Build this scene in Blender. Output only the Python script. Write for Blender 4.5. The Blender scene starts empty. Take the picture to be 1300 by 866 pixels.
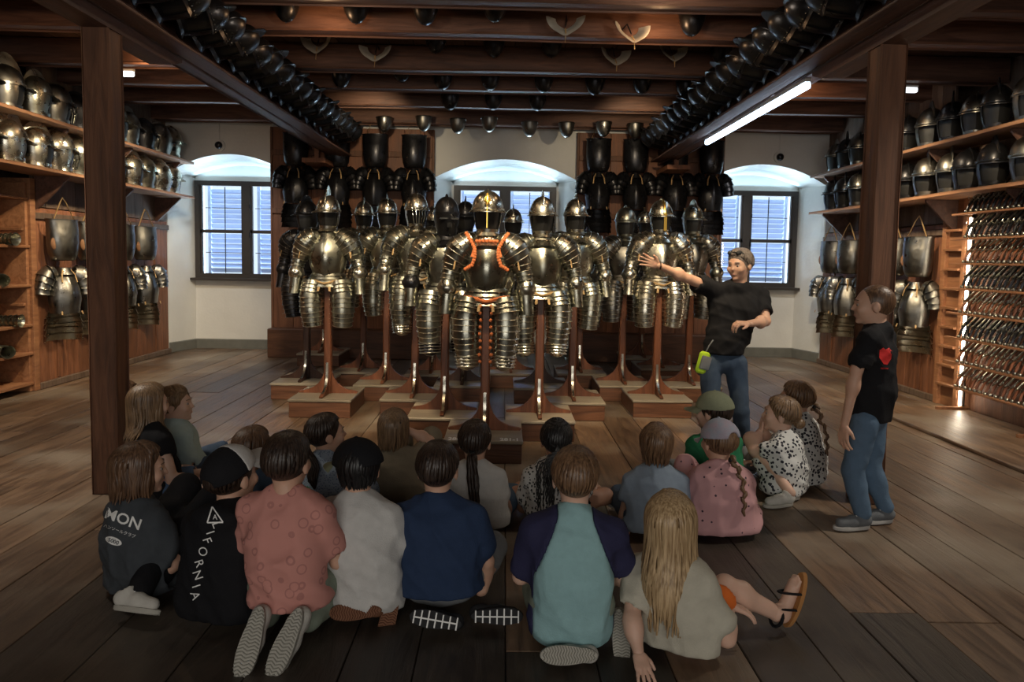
import bpy, math, random
import numpy as np
from mathutils import Vector, Matrix
from mathutils.bvhtree import BVHTree
random.seed(4); RS = np.random.RandomState(4)
SC = bpy.context.scene; COL = SC.collection
PI = math.pi
# ---------------------------------------------------------------- camera
F = 880.; PX, PY = 650., 388.; HC = 1.5
_p = math.atan(60/F); _r = math.radians(1.0); _y = -math.radians(.72)
def _Rx(a): c, s = math.cos(a), math.sin(a); return np.array([[1,0,0],[0,c,-s],[0,s,c]])
def Rz(a): c, s = math.cos(a), math.sin(a); return np.array([[c,-s,0],[s,c,0],[0,0,1]])
CR = Rz(_y) @ _Rx(PI/2-_p) @ Rz(_r); CC = np.array([0,0,HC])
def ray(x, y): return CR @ np.array([(x-PX)/F, -(y-PY)/F, -1.])
def at(x, y, Y): d = ray(x, y); return CC + d*(Y/d[1])
def fl(x, y, z=0.): d = ray(x, y); return CC + d*((z-HC)/d[2])
cam_d = bpy.data.cameras.new('camera'); cam = bpy.data.objects.new('camera', cam_d); COL.objects.link(cam)
cam_d.sensor_width = 36; cam_d.lens = F/1300*36; cam_d.shift_y = -(433-PY)/1300; cam_d.clip_end = 100; cam_d.clip_start = .05
cam.matrix_world = Matrix([list(CR[i])+[CC[i]] for i in range(3)]+[[0,0,0,1]])
SC.camera = cam
# ---------------------------------------------------------------- world, view, lights
W = bpy.data.worlds.new('sky'); SC.world = W; W.use_nodes = True
bg = W.node_tree.nodes['Background']; bg.inputs[0].default_value = (.70, .84, 1, 1); bg.inputs[1].default_value = 1.1
vs = SC.view_settings; vs.view_transform = 'Standard'; vs.look = 'None'; vs.gamma = 1; vs.use_curve_mapping = False; vs.exposure = 0.12
SC.cycles.use_denoising = True; SC.cycles.max_bounces = 8
def light(kind, name, loc, target, power, color, size=.1, size_y=None, spot=60, blend=.6):
    d = bpy.data.lights.new(name, kind); d.energy = power; d.color = color
    if kind == 'AREA':
        d.size = size
        if size_y: d.shape = 'RECTANGLE'; d.size_y = size_y
    else: d.shadow_soft_size = size
    if kind == 'SPOT': d.spot_size = math.radians(spot); d.spot_blend = blend
    o = bpy.data.objects.new(name, d); COL.objects.link(o); o.location = loc
    o.rotation_euler = (Vector(target)-Vector(loc)).to_track_quat('-Z', 'Y').to_euler()
    return o
WARM = (1, .80, .52); DAY = (.62, .84, 1)
WIN = [(-4.82, -3.22), (-.80, .80), (3.0, 4.6)]
for i, (a, b) in enumerate(WIN):     # daylight falling in through each louvred window
    light('AREA', 'daylight', ((a+b)/2, 13.1, .0), ((a+b)/2, 10.7, 2.4), 750, DAY, 2.2, 1.4)   # sunlit ground outside
for i, (a, b) in enumerate(WIN):     # added fill above the window heads brightens the vaulted niches
    light('AREA', 'niche_fill', ((a+b)/2, 10.86, 2.665), ((a+b)/2, 10.70, 3.3), 4, (.50, .78, 1), 1.5, .05)
for x in (-3.7, 3.5): light('SPOT', 'niche_wall_fill', (x, 8.6, 3.25), (x*1.13, 10.95, .6), 110, (1,.97,.92), .1, spot=70, blend=.9)  # added spots that brighten the plaster below the side windows
for x, tx, tz, p in ((-1.3, -1.9, 1.1, 260), (-.3, -.5, 1.1, 300), (.6, .8, 1.1, 270), (1.4, 2.0, 1.1, 240)):
    light('SPOT', 'gallery_spot', (x, 3.9, 3.28), (tx, 6.4, tz), p, WARM, .10, spot=58, blend=.8)
light('SPOT', 'gallery_spot', (-3.1, 7.6, 3.25), (-5, 8.8, 1.3), 260, WARM, .08, spot=85, blend=.8)
light('SPOT', 'gallery_spot', (-3.0, 5.7, 3.25), (-5, 6.6, 1.7), 230, WARM, .08, spot=85, blend=.8)
light('SPOT', 'gallery_spot', (3.0, 7.0, 3.25), (4.9, 8.2, 1.2), 240, WARM, .08, spot=85, blend=.8)
light('SPOT', 'gallery_spot', (3.0, 5.0, 3.25), (4.9, 6.2, 1.3), 200, WARM, .08, spot=85, blend=.8)
for x, tx in ((-1.0, -1.2), (1.1, 1.15)): light('SPOT', 'gallery_spot', (x, 4.6, 3.28), (tx, 5.5, 0), 90, (1, .70, .40), .08, spot=38, blend=.8)
light('SPOT', 'aisle_fill', (-3.6, 4.2, 3.3), (-3.5, 5.2, 0), 260, (1,.9,.76), .12, spot=110, blend=.9)  # both side aisles get an added fill that lifts the floor
light('SPOT', 'aisle_fill', (3.7, 3.6, 3.3), (3.5, 4.2, 0), 260, (1,.9,.76), .12, spot=110, blend=.9)
light('SPOT', 'gallery_spot', (-1.5, 8.0, 3.2), (-2.0, 10.3, 2.6), 60, WARM, .05, spot=90, blend=.8)
light('SPOT', 'gallery_spot', (1.5, 8.0, 3.2), (1.8, 10.3, 2.6), 50, WARM, .05, spot=90, blend=.8)
for x, y in ((-1.45, 5.72), (1.22, 5.72), (-3.6, 7.0), (-3.8, 4.9), (3.3, 7.6)):   # small lamps tucked between the beams
    light('POINT', 'beam_light', (x, y, 3.30), (x, y, 0), 4.5, (1, .58, .28), .03)
for x, y in ((-1.2, 4.85), (1.1, 4.85)): light('POINT', 'beam_light', (x, y, 3.25), (x, y, 0), 7, (1, .85, .65), .04)  # added fills in place of bounced light on the crescent collars
light('AREA', 'rear_fill', (0, -3.2, 1.9), (0, 6, 1.0), 115, (1, .95, .88), 6, 1.6)    # added soft fill in front of the closed rear wall
# ---------------------------------------------------------------- mesh building
class G:
    def __init__(s): s.V = []; s.Fc = []; s.n = 0
    def add(s, V, Fs):
        V = np.asarray(V, float).reshape(-1, 3); s.V.append(V)
        s.Fc += [tuple(int(i)+s.n for i in f) for f in Fs]; s.n += len(V); return s
    def box(s, lo, hi, M=None, t=None):
        (a, b, c), (d, e, f) = lo, hi
        V = np.array([(a,b,c),(d,b,c),(d,e,c),(a,e,c),(a,b,f),(d,b,f),(d,e,f),(a,e,f)], float)
        if M is not None: V = V @ np.asarray(M).T
        if t is not None: V = V + np.asarray(t)
        return s.add(V, [(0,3,2,1),(4,5,6,7),(0,1,5,4),(1,2,6,5),(2,3,7,6),(3,0,4,7)])
    def bbox(s, lo, hi, b=.01):   # box with chamfered long edges on every side
        lo = np.array(lo, float); hi = np.array(hi, float); c = (lo+hi)/2; h = (hi-lo)/2; V = []
        for sx in (-1, 1):
            for sy in (-1, 1):
                for sz in (-1, 1):
                    S = np.array([sx, sy, sz])
                    for k in range(3):
                        e = h - b; e[k] = h[k]; V.append(c + S*e)
        idx = {}; 
        for i, S in enumerate([(x, y, z) for x in (-1,1) for y in (-1,1) for z in (-1,1)]): idx[S] = i*3
        Fs = []
        for k in range(3):
            u, v = [q for q in range(3) if q != k]
            for sg in (-1, 1):
                q = []
                for a, bb in ((-1,-1),(1,-1),(1,1),(-1,1)):
                    S = [0,0,0]; S[k] = sg; S[u] = a; S[v] = bb; q.append(idx[tuple(S)]+k)
                if (sg > 0) == (k == 1): q = q[::-1]
                Fs.append(q)
        for k in range(3):
            u, v = [q for q in range(3) if q != k]
            for a in (-1, 1):
                for bb in (-1, 1):
                    q = []
                    for e, f in ((-1, u), (1, u), (1, v), (-1, v)):
                        S = [0,0,0]; S[k] = e; S[u] = a; S[v] = bb; q.append(idx[tuple(S)]+f)
                    Fs.append(q)
        for S, i in idx.items(): Fs.append((i, i+1, i+2))
        return s.add(V, Fs)
    def loft(s, rings, closed=True, caps=True, smooth=True):
        R = np.asarray(rings, float); m, n = R.shape[:2]; Fs = []
        for i in range(m-1):
            for j in range(n if closed else n-1):
                k = (j+1) % n; Fs.append((i*n+j, i*n+k, (i+1)*n+k, (i+1)*n+j))
        if caps is True or caps == 'a': Fs.append(tuple(range(n))[::-1])
        if caps is True or caps == 'b': Fs.append(tuple((m-1)*n+j for j in range(n)))
        return s.add(R.reshape(-1, 3), Fs)
    def tube(s, pts, r, n=6, caps=True, flat=1.0, up=(0,0,1)):
        pts = np.asarray(pts, float); m = len(pts); r = np.ones(m)*r if np.ndim(r) == 0 else np.asarray(r)
        rings = []; T = np.gradient(pts, axis=0); up = np.asarray(up, float)
        for i in range(m):
            t = T[i]/(np.linalg.norm(T[i])+1e-9); u = np.cross(t, up)
            if np.linalg.norm(u) < .05: u = np.cross(t, (0, 1, .1))
            u /= np.linalg.norm(u); v = np.cross(u, t)
            a = np.arange(n)*2*PI/n
            rings.append(pts[i]+r[i]*(np.outer(np.cos(a), u)+flat*np.outer(np.sin(a), v)))
        return s.loft(rings, True, caps)
    def shell(s, rings, t=.004, closed=True):    # thin plate: outer skin, rolled rim, inner skin
        R = np.asarray(rings, float); c = R.mean(axis=1, keepdims=True); D = R-c
        L = np.linalg.norm(D, axis=2, keepdims=True)+1e-9; I = R - D/L*t
        A = np.concatenate([R, I[::-1], R[:1]]) if closed else None
        if closed:
            m, n = A.shape[:2]; Fs = []
            A = A[:-1]; m -= 1
            for i in range(m):
                for j in range(n):
                    k = (j+1) % n; i2 = (i+1) % m; Fs.append((i*n+j, i*n+k, i2*n+k, i2*n+j))
            return s.add(A.reshape(-1, 3), Fs)
        m, n = R.shape[:2]; A = np.concatenate([R, I[:, ::-1]], axis=1)
        s.loft(A, True, True); return s
    def ball(s, c, r, n=8, m=6):
        c = np.asarray(c, float); r = np.ones(3)*r; rings = []
        for i in range(m+1):
            ph = PI*(.03+.94*i/m); a = np.arange(n)*2*PI/n
            rings.append(c+r*np.stack([np.sin(ph)*np.cos(a), np.sin(ph)*np.sin(a), np.full(n, -math.cos(ph))], 1))
        return s.loft(rings)
    def mesh(s, name, smooth=40):
        me = bpy.data.meshes.new(name)
        V = np.concatenate(s.V) if s.V else np.zeros((0, 3))
        me.from_pydata(V.tolist(), [], s.Fc); me.update()
        if smooth:
            me.shade_smooth() if hasattr(me, 'shade_smooth') else me.polygons.foreach_set('use_smooth', [True]*len(me.polygons))
            if smooth < 180: me.set_sharp_from_angle(angle=math.radians(smooth))
        return me
def link(name, me, mat=None, parent=None, loc=None, rot=None):
    o = bpy.data.objects.new(name, me); COL.objects.link(o)
    if me is not None and mat is not None and not me.materials: me.materials.append(mat)
    if parent is not None: o.parent = parent
    if loc is not None: o.location = loc
    if rot is not None: o.rotation_euler = rot
    return o
def obj(name, g, mat, parent=None, smooth=40, loc=None, rot=None): return link(name, g.mesh(name, smooth), mat, parent, loc, rot)
def tag(o, label=None, cat=None, group=None, kind=None):
    if label: o['label'] = label
    if cat: o['category'] = cat
    if group: o['group'] = group
    if kind: o['kind'] = kind
    return o
def empty(name, loc=(0,0,0), rz=0, label=None, cat=None, group=None):
    o = bpy.data.objects.new(name, None); COL.objects.link(o); o.location = loc; o.rotation_euler = (0,0,rz)
    o.empty_display_size = .05; return tag(o, label, cat, group)
def copy_tree(o, parent=None):
    c = o.copy(); COL.objects.link(c); c.parent = parent
    for ch in list(o.children): copy_tree(ch, c)
    return c
def struct(name, g, mat, parent=None, smooth=0): o = obj(name, g, mat, parent, smooth); o['kind'] = 'structure'; return o
# ---------------------------------------------------------------- materials
def mat(name, col, rough=.6, metal=0., bump=0., bscale=60., vary=0., vscale=8., vcol=None, stretch=(1,1,1), emit=None, estr=0, spec=.5, rvar=0., trans=0.):
    m = bpy.data.materials.new(name); m.use_nodes = True; nt = m.node_tree; N = nt.nodes; Lk = nt.links
    b = N['Principled BSDF']; b.inputs['Base Color'].default_value = (*col, 1); b.inputs['Roughness'].default_value = rough
    b.inputs['Metallic'].default_value = metal; b.inputs['Specular IOR Level'].default_value = spec
    if trans: b.inputs['Transmission Weight'].default_value = trans
    if emit: b.inputs['Emission Color'].default_value = (*emit, 1); b.inputs['Emission Strength'].default_value = estr
    if not (bump or vary or vcol or rvar): return m
    tc = N.new('ShaderNodeTexCoord'); oi = N.new('ShaderNodeObjectInfo'); mp = N.new('ShaderNodeMapping')
    vm = N.new('ShaderNodeVectorMath'); vm.operation = 'SCALE'; vm.inputs[0].default_value = (7.3, 3.1, 5.7)
    Lk.new(oi.outputs['Random'], vm.inputs['Scale']); Lk.new(tc.outputs['Object'], mp.inputs['Vector']); Lk.new(vm.outputs[0], mp.inputs['Location'])
    mp.inputs['Scale'].default_value = stretch
    def noise(sc, det=4):
        n = N.new('ShaderNodeTexNoise'); n.inputs['Scale'].default_value = sc; n.inputs['Detail'].default_value = det
        Lk.new(mp.outputs[0], n.inputs['Vector']); return n
    if vary or vcol:
        n = noise(vscale); r = N.new('ShaderNodeMapRange'); r.inputs[1].default_value = .3; r.inputs[2].default_value = .7
        Lk.new(n.outputs['Fac'], r.inputs[0]); mx = N.new('ShaderNodeMix'); mx.data_type = 'RGBA'
        mx.inputs[6].default_value = (*col, 1); mx.inputs[7].default_value = (*(vcol or tuple(c*(1-vary) for c in col)), 1)
        Lk.new(r.outputs[0], mx.inputs[0]); Lk.new(mx.outputs[2], b.inputs['Base Color'])
    if rvar:
        n = noise(vscale*1.7); r = N.new('ShaderNodeMapRange'); r.inputs[1].default_value = .3; r.inputs[2].default_value = .7
        r.inputs[3].default_value = rough-rvar; r.inputs[4].default_value = rough+rvar
        Lk.new(n.outputs['Fac'], r.inputs[0]); Lk.new(r.outputs[0], b.inputs['Roughness'])
    if bump:
        n = noise(bscale, 5); bp = N.new('ShaderNodeBump'); bp.inputs['Strength'].default_value = bump; bp.inputs['Distance'].default_value = .01
        Lk.new(n.outputs['Fac'], bp.inputs['Height']); Lk.new(bp.outputs[0], b.inputs['Normal'])
    return m
def wood(name, c1, c2, axis=1, rough=.55, vr=.35, bump=.35, wear=None, fine=1., spec=.4):
    m = bpy.data.materials.new(name); m.use_nodes = True; nt = m.node_tree; N = nt.nodes; Lk = nt.links; b = N['Principled BSDF']
    tc = N.new('ShaderNodeTexCoord'); oi = N.new('ShaderNodeObjectInfo'); mp = N.new('ShaderNodeMapping')
    vm = N.new('ShaderNodeVectorMath'); vm.operation = 'SCALE'; vm.inputs[0].default_value = (17.3, 13.1, 15.7)
    Lk.new(oi.outputs['Random'], vm.inputs['Scale']); Lk.new(tc.outputs['Object'], mp.inputs['Vector']); Lk.new(vm.outputs[0], mp.inputs['Location'])
    s = [9*fine]*3; s[axis] = .9*fine; mp.inputs['Scale'].default_value = s
    n = N.new('ShaderNodeTexNoise'); n.inputs['Scale'].default_value = 1.6; n.inputs['Detail'].default_value = 7; n.inputs['Distortion'].default_value = 1.2; n.inputs['Roughness'].default_value = .62
    Lk.new(mp.outputs[0], n.inputs['Vector'])
    r = N.new('ShaderNodeValToRGB'); r.color_ramp.elements[0].position = .34; r.color_ramp.elements[1].position = .66
    r.color_ramp.elements[0].color = (*c2, 1); r.color_ramp.elements[1].color = (*c1, 1); Lk.new(n.outputs['Fac'], r.inputs[0])
    out = r.outputs[0]
    if wear:
        n2 = N.new('ShaderNodeTexNoise'); n2.inputs['Scale'].default_value = 1.3; n2.inputs['Detail'].default_value = 6; Lk.new(tc.outputs['Object'], n2.inputs['Vector'])
        r2 = N.new('ShaderNodeMapRange'); r2.inputs[1].default_value = .48; r2.inputs[2].default_value = .66; Lk.new(n2.outputs['Fac'], r2.inputs[0])
        mx = N.new('ShaderNodeMix'); mx.data_type = 'RGBA'; Lk.new(r2.outputs[0], mx.inputs[0]); Lk.new(out, mx.inputs[6]); mx.inputs[7].default_value = (*wear, 1); out = mx.outputs[2]
    h = N.new('ShaderNodeHueSaturation'); mr = N.new('ShaderNodeMapRange'); mr.inputs[3].default_value = 1-vr; mr.inputs[4].default_value = 1+vr
    Lk.new(oi.outputs['Random'], mr.inputs[0]); Lk.new(mr.outputs[0], h.inputs['Value']); Lk.new(out, h.inputs['Color']); Lk.new(h.outputs[0], b.inputs['Base Color'])
    mr2 = N.new('ShaderNodeMapRange'); mr2.inputs[3].default_value = rough-.12; mr2.inputs[4].default_value = rough+.14; Lk.new(n.outputs['Fac'], mr2.inputs[0]); Lk.new(mr2.outputs[0], b.inputs['Roughness'])
    bp = N.new('ShaderNodeBump'); bp.inputs['Strength'].default_value = bump; bp.inputs['Distance'].default_value = .012
    Lk.new(n.outputs['Fac'], bp.inputs['Height']); Lk.new(bp.outputs[0], b.inputs['Normal']); b.inputs['Specular IOR Level'].default_value = spec
    return m
M = {}
M['floor'] = wood('floor_wood', (.175,.108,.064), (.062,.036,.022), 1, .42, .35, .5, wear=(.215,.17,.125), spec=.5)
M['post'] = wood('post_wood', (.19,.085,.045), (.085,.038,.021), 2, .62, .1, .45)
M['beam'] = wood('beam_wood', (.165,.080,.052), (.070,.031,.020), 0, .6, .25, .45)
M['girder'] = wood('girder_wood', (.13,.065,.045), (.06,.028,.020), 1, .62, .2, .45)
M['ceil'] = wood('ceiling_wood', (.10,.055,.035), (.05,.025,.016), 1, .7, .3, .3)
M['panel'] = wood('panel_wood', (.24,.098,.048), (.125,.050,.025), 2, .55, .22, .25)
M['oldpanel'] = wood('weathered_wood', (.16,.11,.08), (.08,.05,.035), 2, .7, .3, .3)
M['shelf'] = wood('shelf_wood', (.36,.19,.10), (.20,.095,.05), 1, .6, .25, .3)
M['shelfX'] = wood('cubby_wood', (.34,.16,.075), (.20,.085,.04), 1, .6, .15, .25)
M['block'] = wood('plinth_wood', (.15,.065,.034), (.07,.030,.017), 0, .45, .25, .3)
M['slab'] = wood('plinth_top_wood', (.34,.29,.22), (.20,.165,.12), 0, .33, .2, .25, spec=.6)
M['stand'] = wood('stand_wood', (.19,.068,.032), (.09,.032,.016), 2, .42, .2, .15)
M['plaster'] = mat('plaster', (.74,.73,.69), .85, bump=.25, bscale=25, vary=.12, vscale=2)
M['skirt'] = mat('grey_skirting', (.16,.16,.14), .6, vary=.2)
M['wframe'] = mat('window_frame', (.045,.038,.034), .45, bump=.1, bscale=30)
M['slat'] = mat('louvre_slat', (.36,.43,.62), .5)
M['white'] = mat('white_paint', (.8,.8,.78), .5)
M['ironbar'] = mat('iron_bar', (.03,.03,.035), .5, .6)
M['steel'] = mat('plate_steel', (.42,.415,.345), .31, 1., bump=.10, bscale=26, vary=.35, vscale=7, rvar=.08)
M['steel2'] = mat('bright_steel', (.60,.57,.48), .28, 1., bump=.08, bscale=30, vary=.25, vscale=9, rvar=.07)
M['steel3'] = mat('dull_steel', (.26,.25,.225), .36, 1., bump=.12, bscale=24, vary=.4, vscale=7, rvar=.1)
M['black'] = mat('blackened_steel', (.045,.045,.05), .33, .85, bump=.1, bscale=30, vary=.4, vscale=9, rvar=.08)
M['void'] = mat('void_black', (.008,.008,.008), .5)
M['edge'] = mat('polished_edge', (.80,.78,.68), .28, 1.)
M['rivet'] = mat('rivet_steel', (.75,.70,.58), .25, 1.)
M['pale_steel'] = mat('pale_steel', (.72,.70,.62), .42, .45, vary=.25, vscale=12)
M['floor_dark_shade'] = wood('worn_shaded_floor_wood', (.060,.045,.034), (.022,.017,.013), 1, .42, .3, .5, wear=(.10,.08,.06), spec=.5)  # dark worn planks, with the children's shadow partly painted into the colour
M['strap'] = mat('buff_leather', (.42,.27,.12), .6, bump=.2, bscale=80)
M['dstrap'] = mat('dark_leather', (.05,.03,.02), .5)
M['orange'] = mat('orange_cloth_trim', (.62,.17,.05), .8, bump=.3, bscale=90)
def glassmat():
    m = bpy.data.materials.new('window_glass'); m.use_nodes = True; nt = m.node_tree; N = nt.nodes; N.remove(N['Principled BSDF']); a = N.new('ShaderNodeBsdfTransparent'); b = N.new('ShaderNodeBsdfGlossy'); b.inputs['Roughness'].default_value = .03
    f = N.new('ShaderNodeFresnel'); x = N.new('ShaderNodeMixShader'); nt.links.new(f.outputs[0], x.inputs[0]); nt.links.new(a.outputs[0], x.inputs[1]); nt.links.new(b.outputs[0], x.inputs[2]); nt.links.new(x.outputs[0], N['Material Output'].inputs[0]); return m
M['glass'] = glassmat()
M['gilt'] = mat('gilt_brass', (.85,.55,.12), .3, 1.)
# ================================================================ STRUCTURE
YB = 10.4; XL, XR = -5.0, 4.8; ZC = 3.62; YR = -3.4
# floor: sub-floor and planks laid towards the window wall
g = G().box((XL-.5, YR-.1, -.08), (XR+.4, 11.1, -.022)); floor = struct('floor', g, M['dstrap'])
x = XL-.42; pi_ = 0
while x < XR+.35:
    w = .26+.09*random.random(); y = YR
    y -= random.random()*2
    while y < 11.05:
        L = 2.4+1.8*random.random(); y2 = min(y+L, 11.05); y1 = max(y, YR)
        if y2-y1 > .05:
            dz = -.004*random.random(); gg = G().bbox((x+.002, y1+.002, -.022), (min(x+w, XR+.38)-.002, y2-.002, dz), .003)
            o = obj('plank', gg, M['floor_dark_shade' if -1.9 < x < 1.75 and (y1+y2)/2 < 3.2+.5*math.sin(x*9) else 'floor'], floor, 0)  # centre foreground planks take the colour with painted shade
        y += L
    x += w
# ceiling boards
g = G().box((XL-.5, YR, ZC+.03), (XR+.4, 11.1, ZC+.12)); ceil = struct('ceiling', g, M['ceil'])
x = XL-.3
while x < XR+.3:
    w = .22+.06*random.random(); obj('ceiling_board', G().bbox((x+.003, YR, ZC-.004*random.random()), (x+w-.003, 11.0, ZC+.03), .004), M['ceil'], ceil, 0); x += w
# beams across the room
def roughbox(lo, hi, ax, n=10, amp=.006, b=.015):
    lo = np.array(lo, float); hi = np.array(hi, float); u, v = [q for q in range(3) if q != ax]; rings = []
    for i in range(n+1):
        t = i/n; pts = []
        for (a, c) in ((0,0),(1,0),(1,1),(0,1)):
            for e in ((b, 0), (0, b)) if (a+c) % 2 == 0 else ((0, b), (b, 0)):
                p = np.zeros(3); p[ax] = lo[ax]+(hi[ax]-lo[ax])*t
                p[u] = (hi[u]-e[0]) if a else lo[u]+e[0]; p[v] = (hi[v]-e[1]) if c else lo[v]+e[1]; pts.append(p)
        off = (RS.rand(3)-.5)*2*amp; off[ax] = 0; rings.append(np.array(pts)+off)
    if ax != 1: pass
    g = G().loft(rings, True, True); return g
ZB = 3.37
tn = 1
for y in (-2.6, -1.6, -.6, .4, 1.4, 2.4, 3.4, 4.3, 5.2, 5.95, 7.1, 7.9, 8.8, 9.95):
    struct('trim_%d' % tn, roughbox((XL-.3, y, ZB), (XR+.3, y+.20, ZC), 0, 14), M['beam']); tn += 1
GX = (-2.44, 2.32)
for gx in GX:
    struct('trim_%d' % tn, roughbox((gx-.085, YR, 2.90), (gx+.085, YB-.08, ZB), 1, 16), M['girder']); tn += 1
for k, gx in enumerate(GX):
    s = 1 if k == 0 else -1
    o = empty('timber_post', ((-2.44, 2.32)[k], 4.30, 0), 0, ('thick dark brown timber post on the left, behind the long-haired children', 'thick dark brown timber post on the right, behind the standing boy')[k], 'post', 'timber posts')
    obj('shaft', roughbox((-.083, -.083, 0), (.083, .083, 2.82), 2, 12, .002, .010), M['post'], o, 0)
    obj('saddle_beam', G().loft([[(-.083, y, z) for q, y, z in ((0,-1.0,2.895),(0,-1.0,2.87),(0,-.9,2.82),(0,.72,2.82),(0,.86,2.87),(0,.86,2.895))], [(.083, y, z) for y, z in ((-1.0,2.895),(-1.0,2.87),(-.9,2.82),(.72,2.82),(.86,2.87),(.86,2.895))]]), M['girder'], o, 0)
    # plank carrying the row of helmets along the inner side of the beam
    px0, px1 = (gx+.09, gx+.25) if k == 0 else (gx-.25, gx-.09)
    t = empty('hanging_plank', ((px0+px1)/2, 6.8, 2.90), 0, ('long narrow plank along the left ceiling beam carrying a row of helmets', 'long narrow plank along the right ceiling beam carrying a row of helmets')[k], 'plank')
    obj('board', roughbox((-.08, -3.2, 0), (.08, 3.2, .025), 1, 12, .004, .005), M['girder'], t, 0)
    for yy in (-2.6, -.9, .9, 2.6):
        obj('bracket', G().box((-.08*s-.008, yy-.03, .0), (-.08*s+.008, yy+.03, .10)), M['girder'], t, 0)
# rear and side walls
def quadwall(V, Fs): return G().add(V, Fs)
struct('wall_rear', G().box((XL-.5, YR-.15, 0), (XR+.4, YR, ZC)), M['plaster'])
WT = 10.95
niches = [(-5.0, -3.15, -4.84, -3.20), (-1.08, 1.08, -.84, .84), (2.9, 4.8, 2.98, 4.62)]
g = G()
def arc(x0, x1, zs, zp, n=20):
    return [(x0+(x1-x0)*i/n, zs+(zp-zs)*(1-((2*i/n-1))**2)) for i in range(n+1)]
for (a, b, c, d), (wa, wb) in zip(niches, WIN):
    f = [(a, 0)]+arc(a, b, 2.66, 2.96)+[(b, 0)]; bk = [(c, 0)]+arc(c, d, 2.68, 2.86)+[(d, 0)]
    A = [[(x, YB, z) for x, z in f], [(x, WT, z) for x, z in bk]]; g.loft(A, False, False)
    # front face above the arch
    top = [(x, YB, z) for x, z in f[1:-1]]; up = [(x, YB, ZC) for x, z in f[1:-1]]; g.loft([up, top], False, False)
    # inner wall round the window
    tp = [(x, WT, z) for x, z in bk[1:-1]]; lo = [(min(max(x, wa), wb), WT, 2.62) for x, z in bk[1:-1]]; g.loft([tp, lo], False, False)
    g.add([(c, WT, 0), (d, WT, 0), (d, WT, 1.11), (c, WT, 1.11)], [(0,1,2,3)])
    for p, q in ((c, wa), (wb, d)): g.add([(p, WT, 1.11), (q, WT, 1.11), (q, WT, 2.70), (p, WT, 2.70)], [(0,1,2,3)])
for p, q in ((-3.15, -1.08), (1.08, 2.9)): g.box((p, YB, 0), (q, YB+.3, ZC))
g.box((XL-.5, YB, 0), (XL, WT+.1, ZC)); g.box((XR, YB, 0), (XR+.4, WT+.1, ZC))
struct('wall_back', g, M['plaster'])
# outer masonry round the window openings, closes the shell
g = G(); xs = [XL-.5]+[v for w in WIN for v in w]+[XR+.4]
for i in range(0, len(xs), 2): g.box((xs[i], WT+.02, 0), (xs[i+1], WT+.32, ZC+.1))
for a, b in WIN: g.box((a, WT+.02, 0), (b, WT+.32, 1.11)); g.box((a, WT+.02, 2.62), (b, WT+.32, ZC+.1))
struct('wall_outer', g, M['plaster'])
# skirtings in the niches
for i, (a, b, c, d) in enumerate(niches):
    g = G()
    P = [(a, YB-.01), (c, WT-.0), (d, WT), (b, YB-.01)]
    for (x0, y0), (x1, y1), n in zip(P[:-1], P[1:], ((1,0),(0,-1),(-1,0))):
        nx, ny = n; g.loft([[(x0, y0, 0), (x0+nx*.02, y0+ny*.02, 0), (x0+nx*.02, y0+ny*.02, .14), (x0, y0, .15)], [(x1, y1, 0), (x1+nx*.02, y1+ny*.02, 0), (x1+nx*.02, y1+ny*.02, .14), (x1, y1, .15)]])
    struct('baseboard_back' if i == 0 else 'baseboard_back.%03d' % i, g, M['skirt'])
# windows
slat_me = G().box((-.5, -.028, -.002), (.5, .028, .002)).mesh('slat', 0)
for i, (a, b) in enumerate(WIN):
    w = (b-a); cx = (a+b)/2; z0, z1 = 1.11, 2.62; y = WT
    fr = struct('window_%d' % (i+1), G().box((a, y-.05, z0), (a+.075, y+.05, z1)).box((b-.075, y-.05, z0), (b, y+.05, z1)).box((a+.075, y-.05, z1-.075), (b-.075, y+.05, z1)).box((a+.075, y-.05, z0), (b-.075, y+.05, z0+.075)).box((cx-.055, y-.055, z0+.075), (cx+.055, y+.05, z1-.075)), M['wframe'])
    obj('sill', G().bbox((a-.05, y-.13, z0-.035), (b+.05, y, z0+.004), .004), M['wframe'], fr)
    for s, (p, q) in enumerate(((a+.075, cx-.055), (cx+.055, b-.075))):
        zm = z0+.73
        g = G().box((p, y-.03, zm-.025), (q, y+.02, zm+.025)); 
        for u, v in ((p, p+.03), (q-.03, q)): g.box((u, y-.03, z0+.075), (v, y+.02, z1-.075))
        obj('sash', g, M['wframe'], fr, 0); obj('pane', G().add([(p+.03, y, z0+.075), (q-.03, y, z0+.075), (q-.03, y, z1-.075), (p+.03, y, z1-.075)], [(0,1,2,3)]), M['glass'], fr, 0)
        obj('glazing_bar', G().box(((p+q)/2-.006, y+.10, z0+.08), ((p+q)/2+.006, y+.11, z1-.08)), M['ironbar'], fr, 0)
        for zz in (z0+.4, z0+1.1): obj('glazing_bar', G().box((p+.03, y+.10, zz-.005), (q-.03, y+.11, zz+.005)), M['ironbar'], fr, 0)
        zz = z0+.12
        while zz < z1-.1:
            o = link('slat', slat_me, M['slat'], fr, ((p+q)/2+.02, y+.22, zz), (math.radians(-58), 0, 0)); o.scale = ((q-p)-.10, 1.35, 1); zz += .078
        obj('shutter_frame', G().box((p+.03, y+.19, z0+.05), (p+.075, y+.25, z1)).box((q-.04, y+.19, z0+.05), (q, y+.25, z1)), M['slat'], fr, 0)
    obj('window_catch', G().box((cx+.05, y-.085, 1.75), (cx+.07, y-.05, 1.83)).box((cx+.05, y-.085, 2.2), (cx+.07, y-.05, 2.26)), M['ironbar'], fr, 0)
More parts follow.
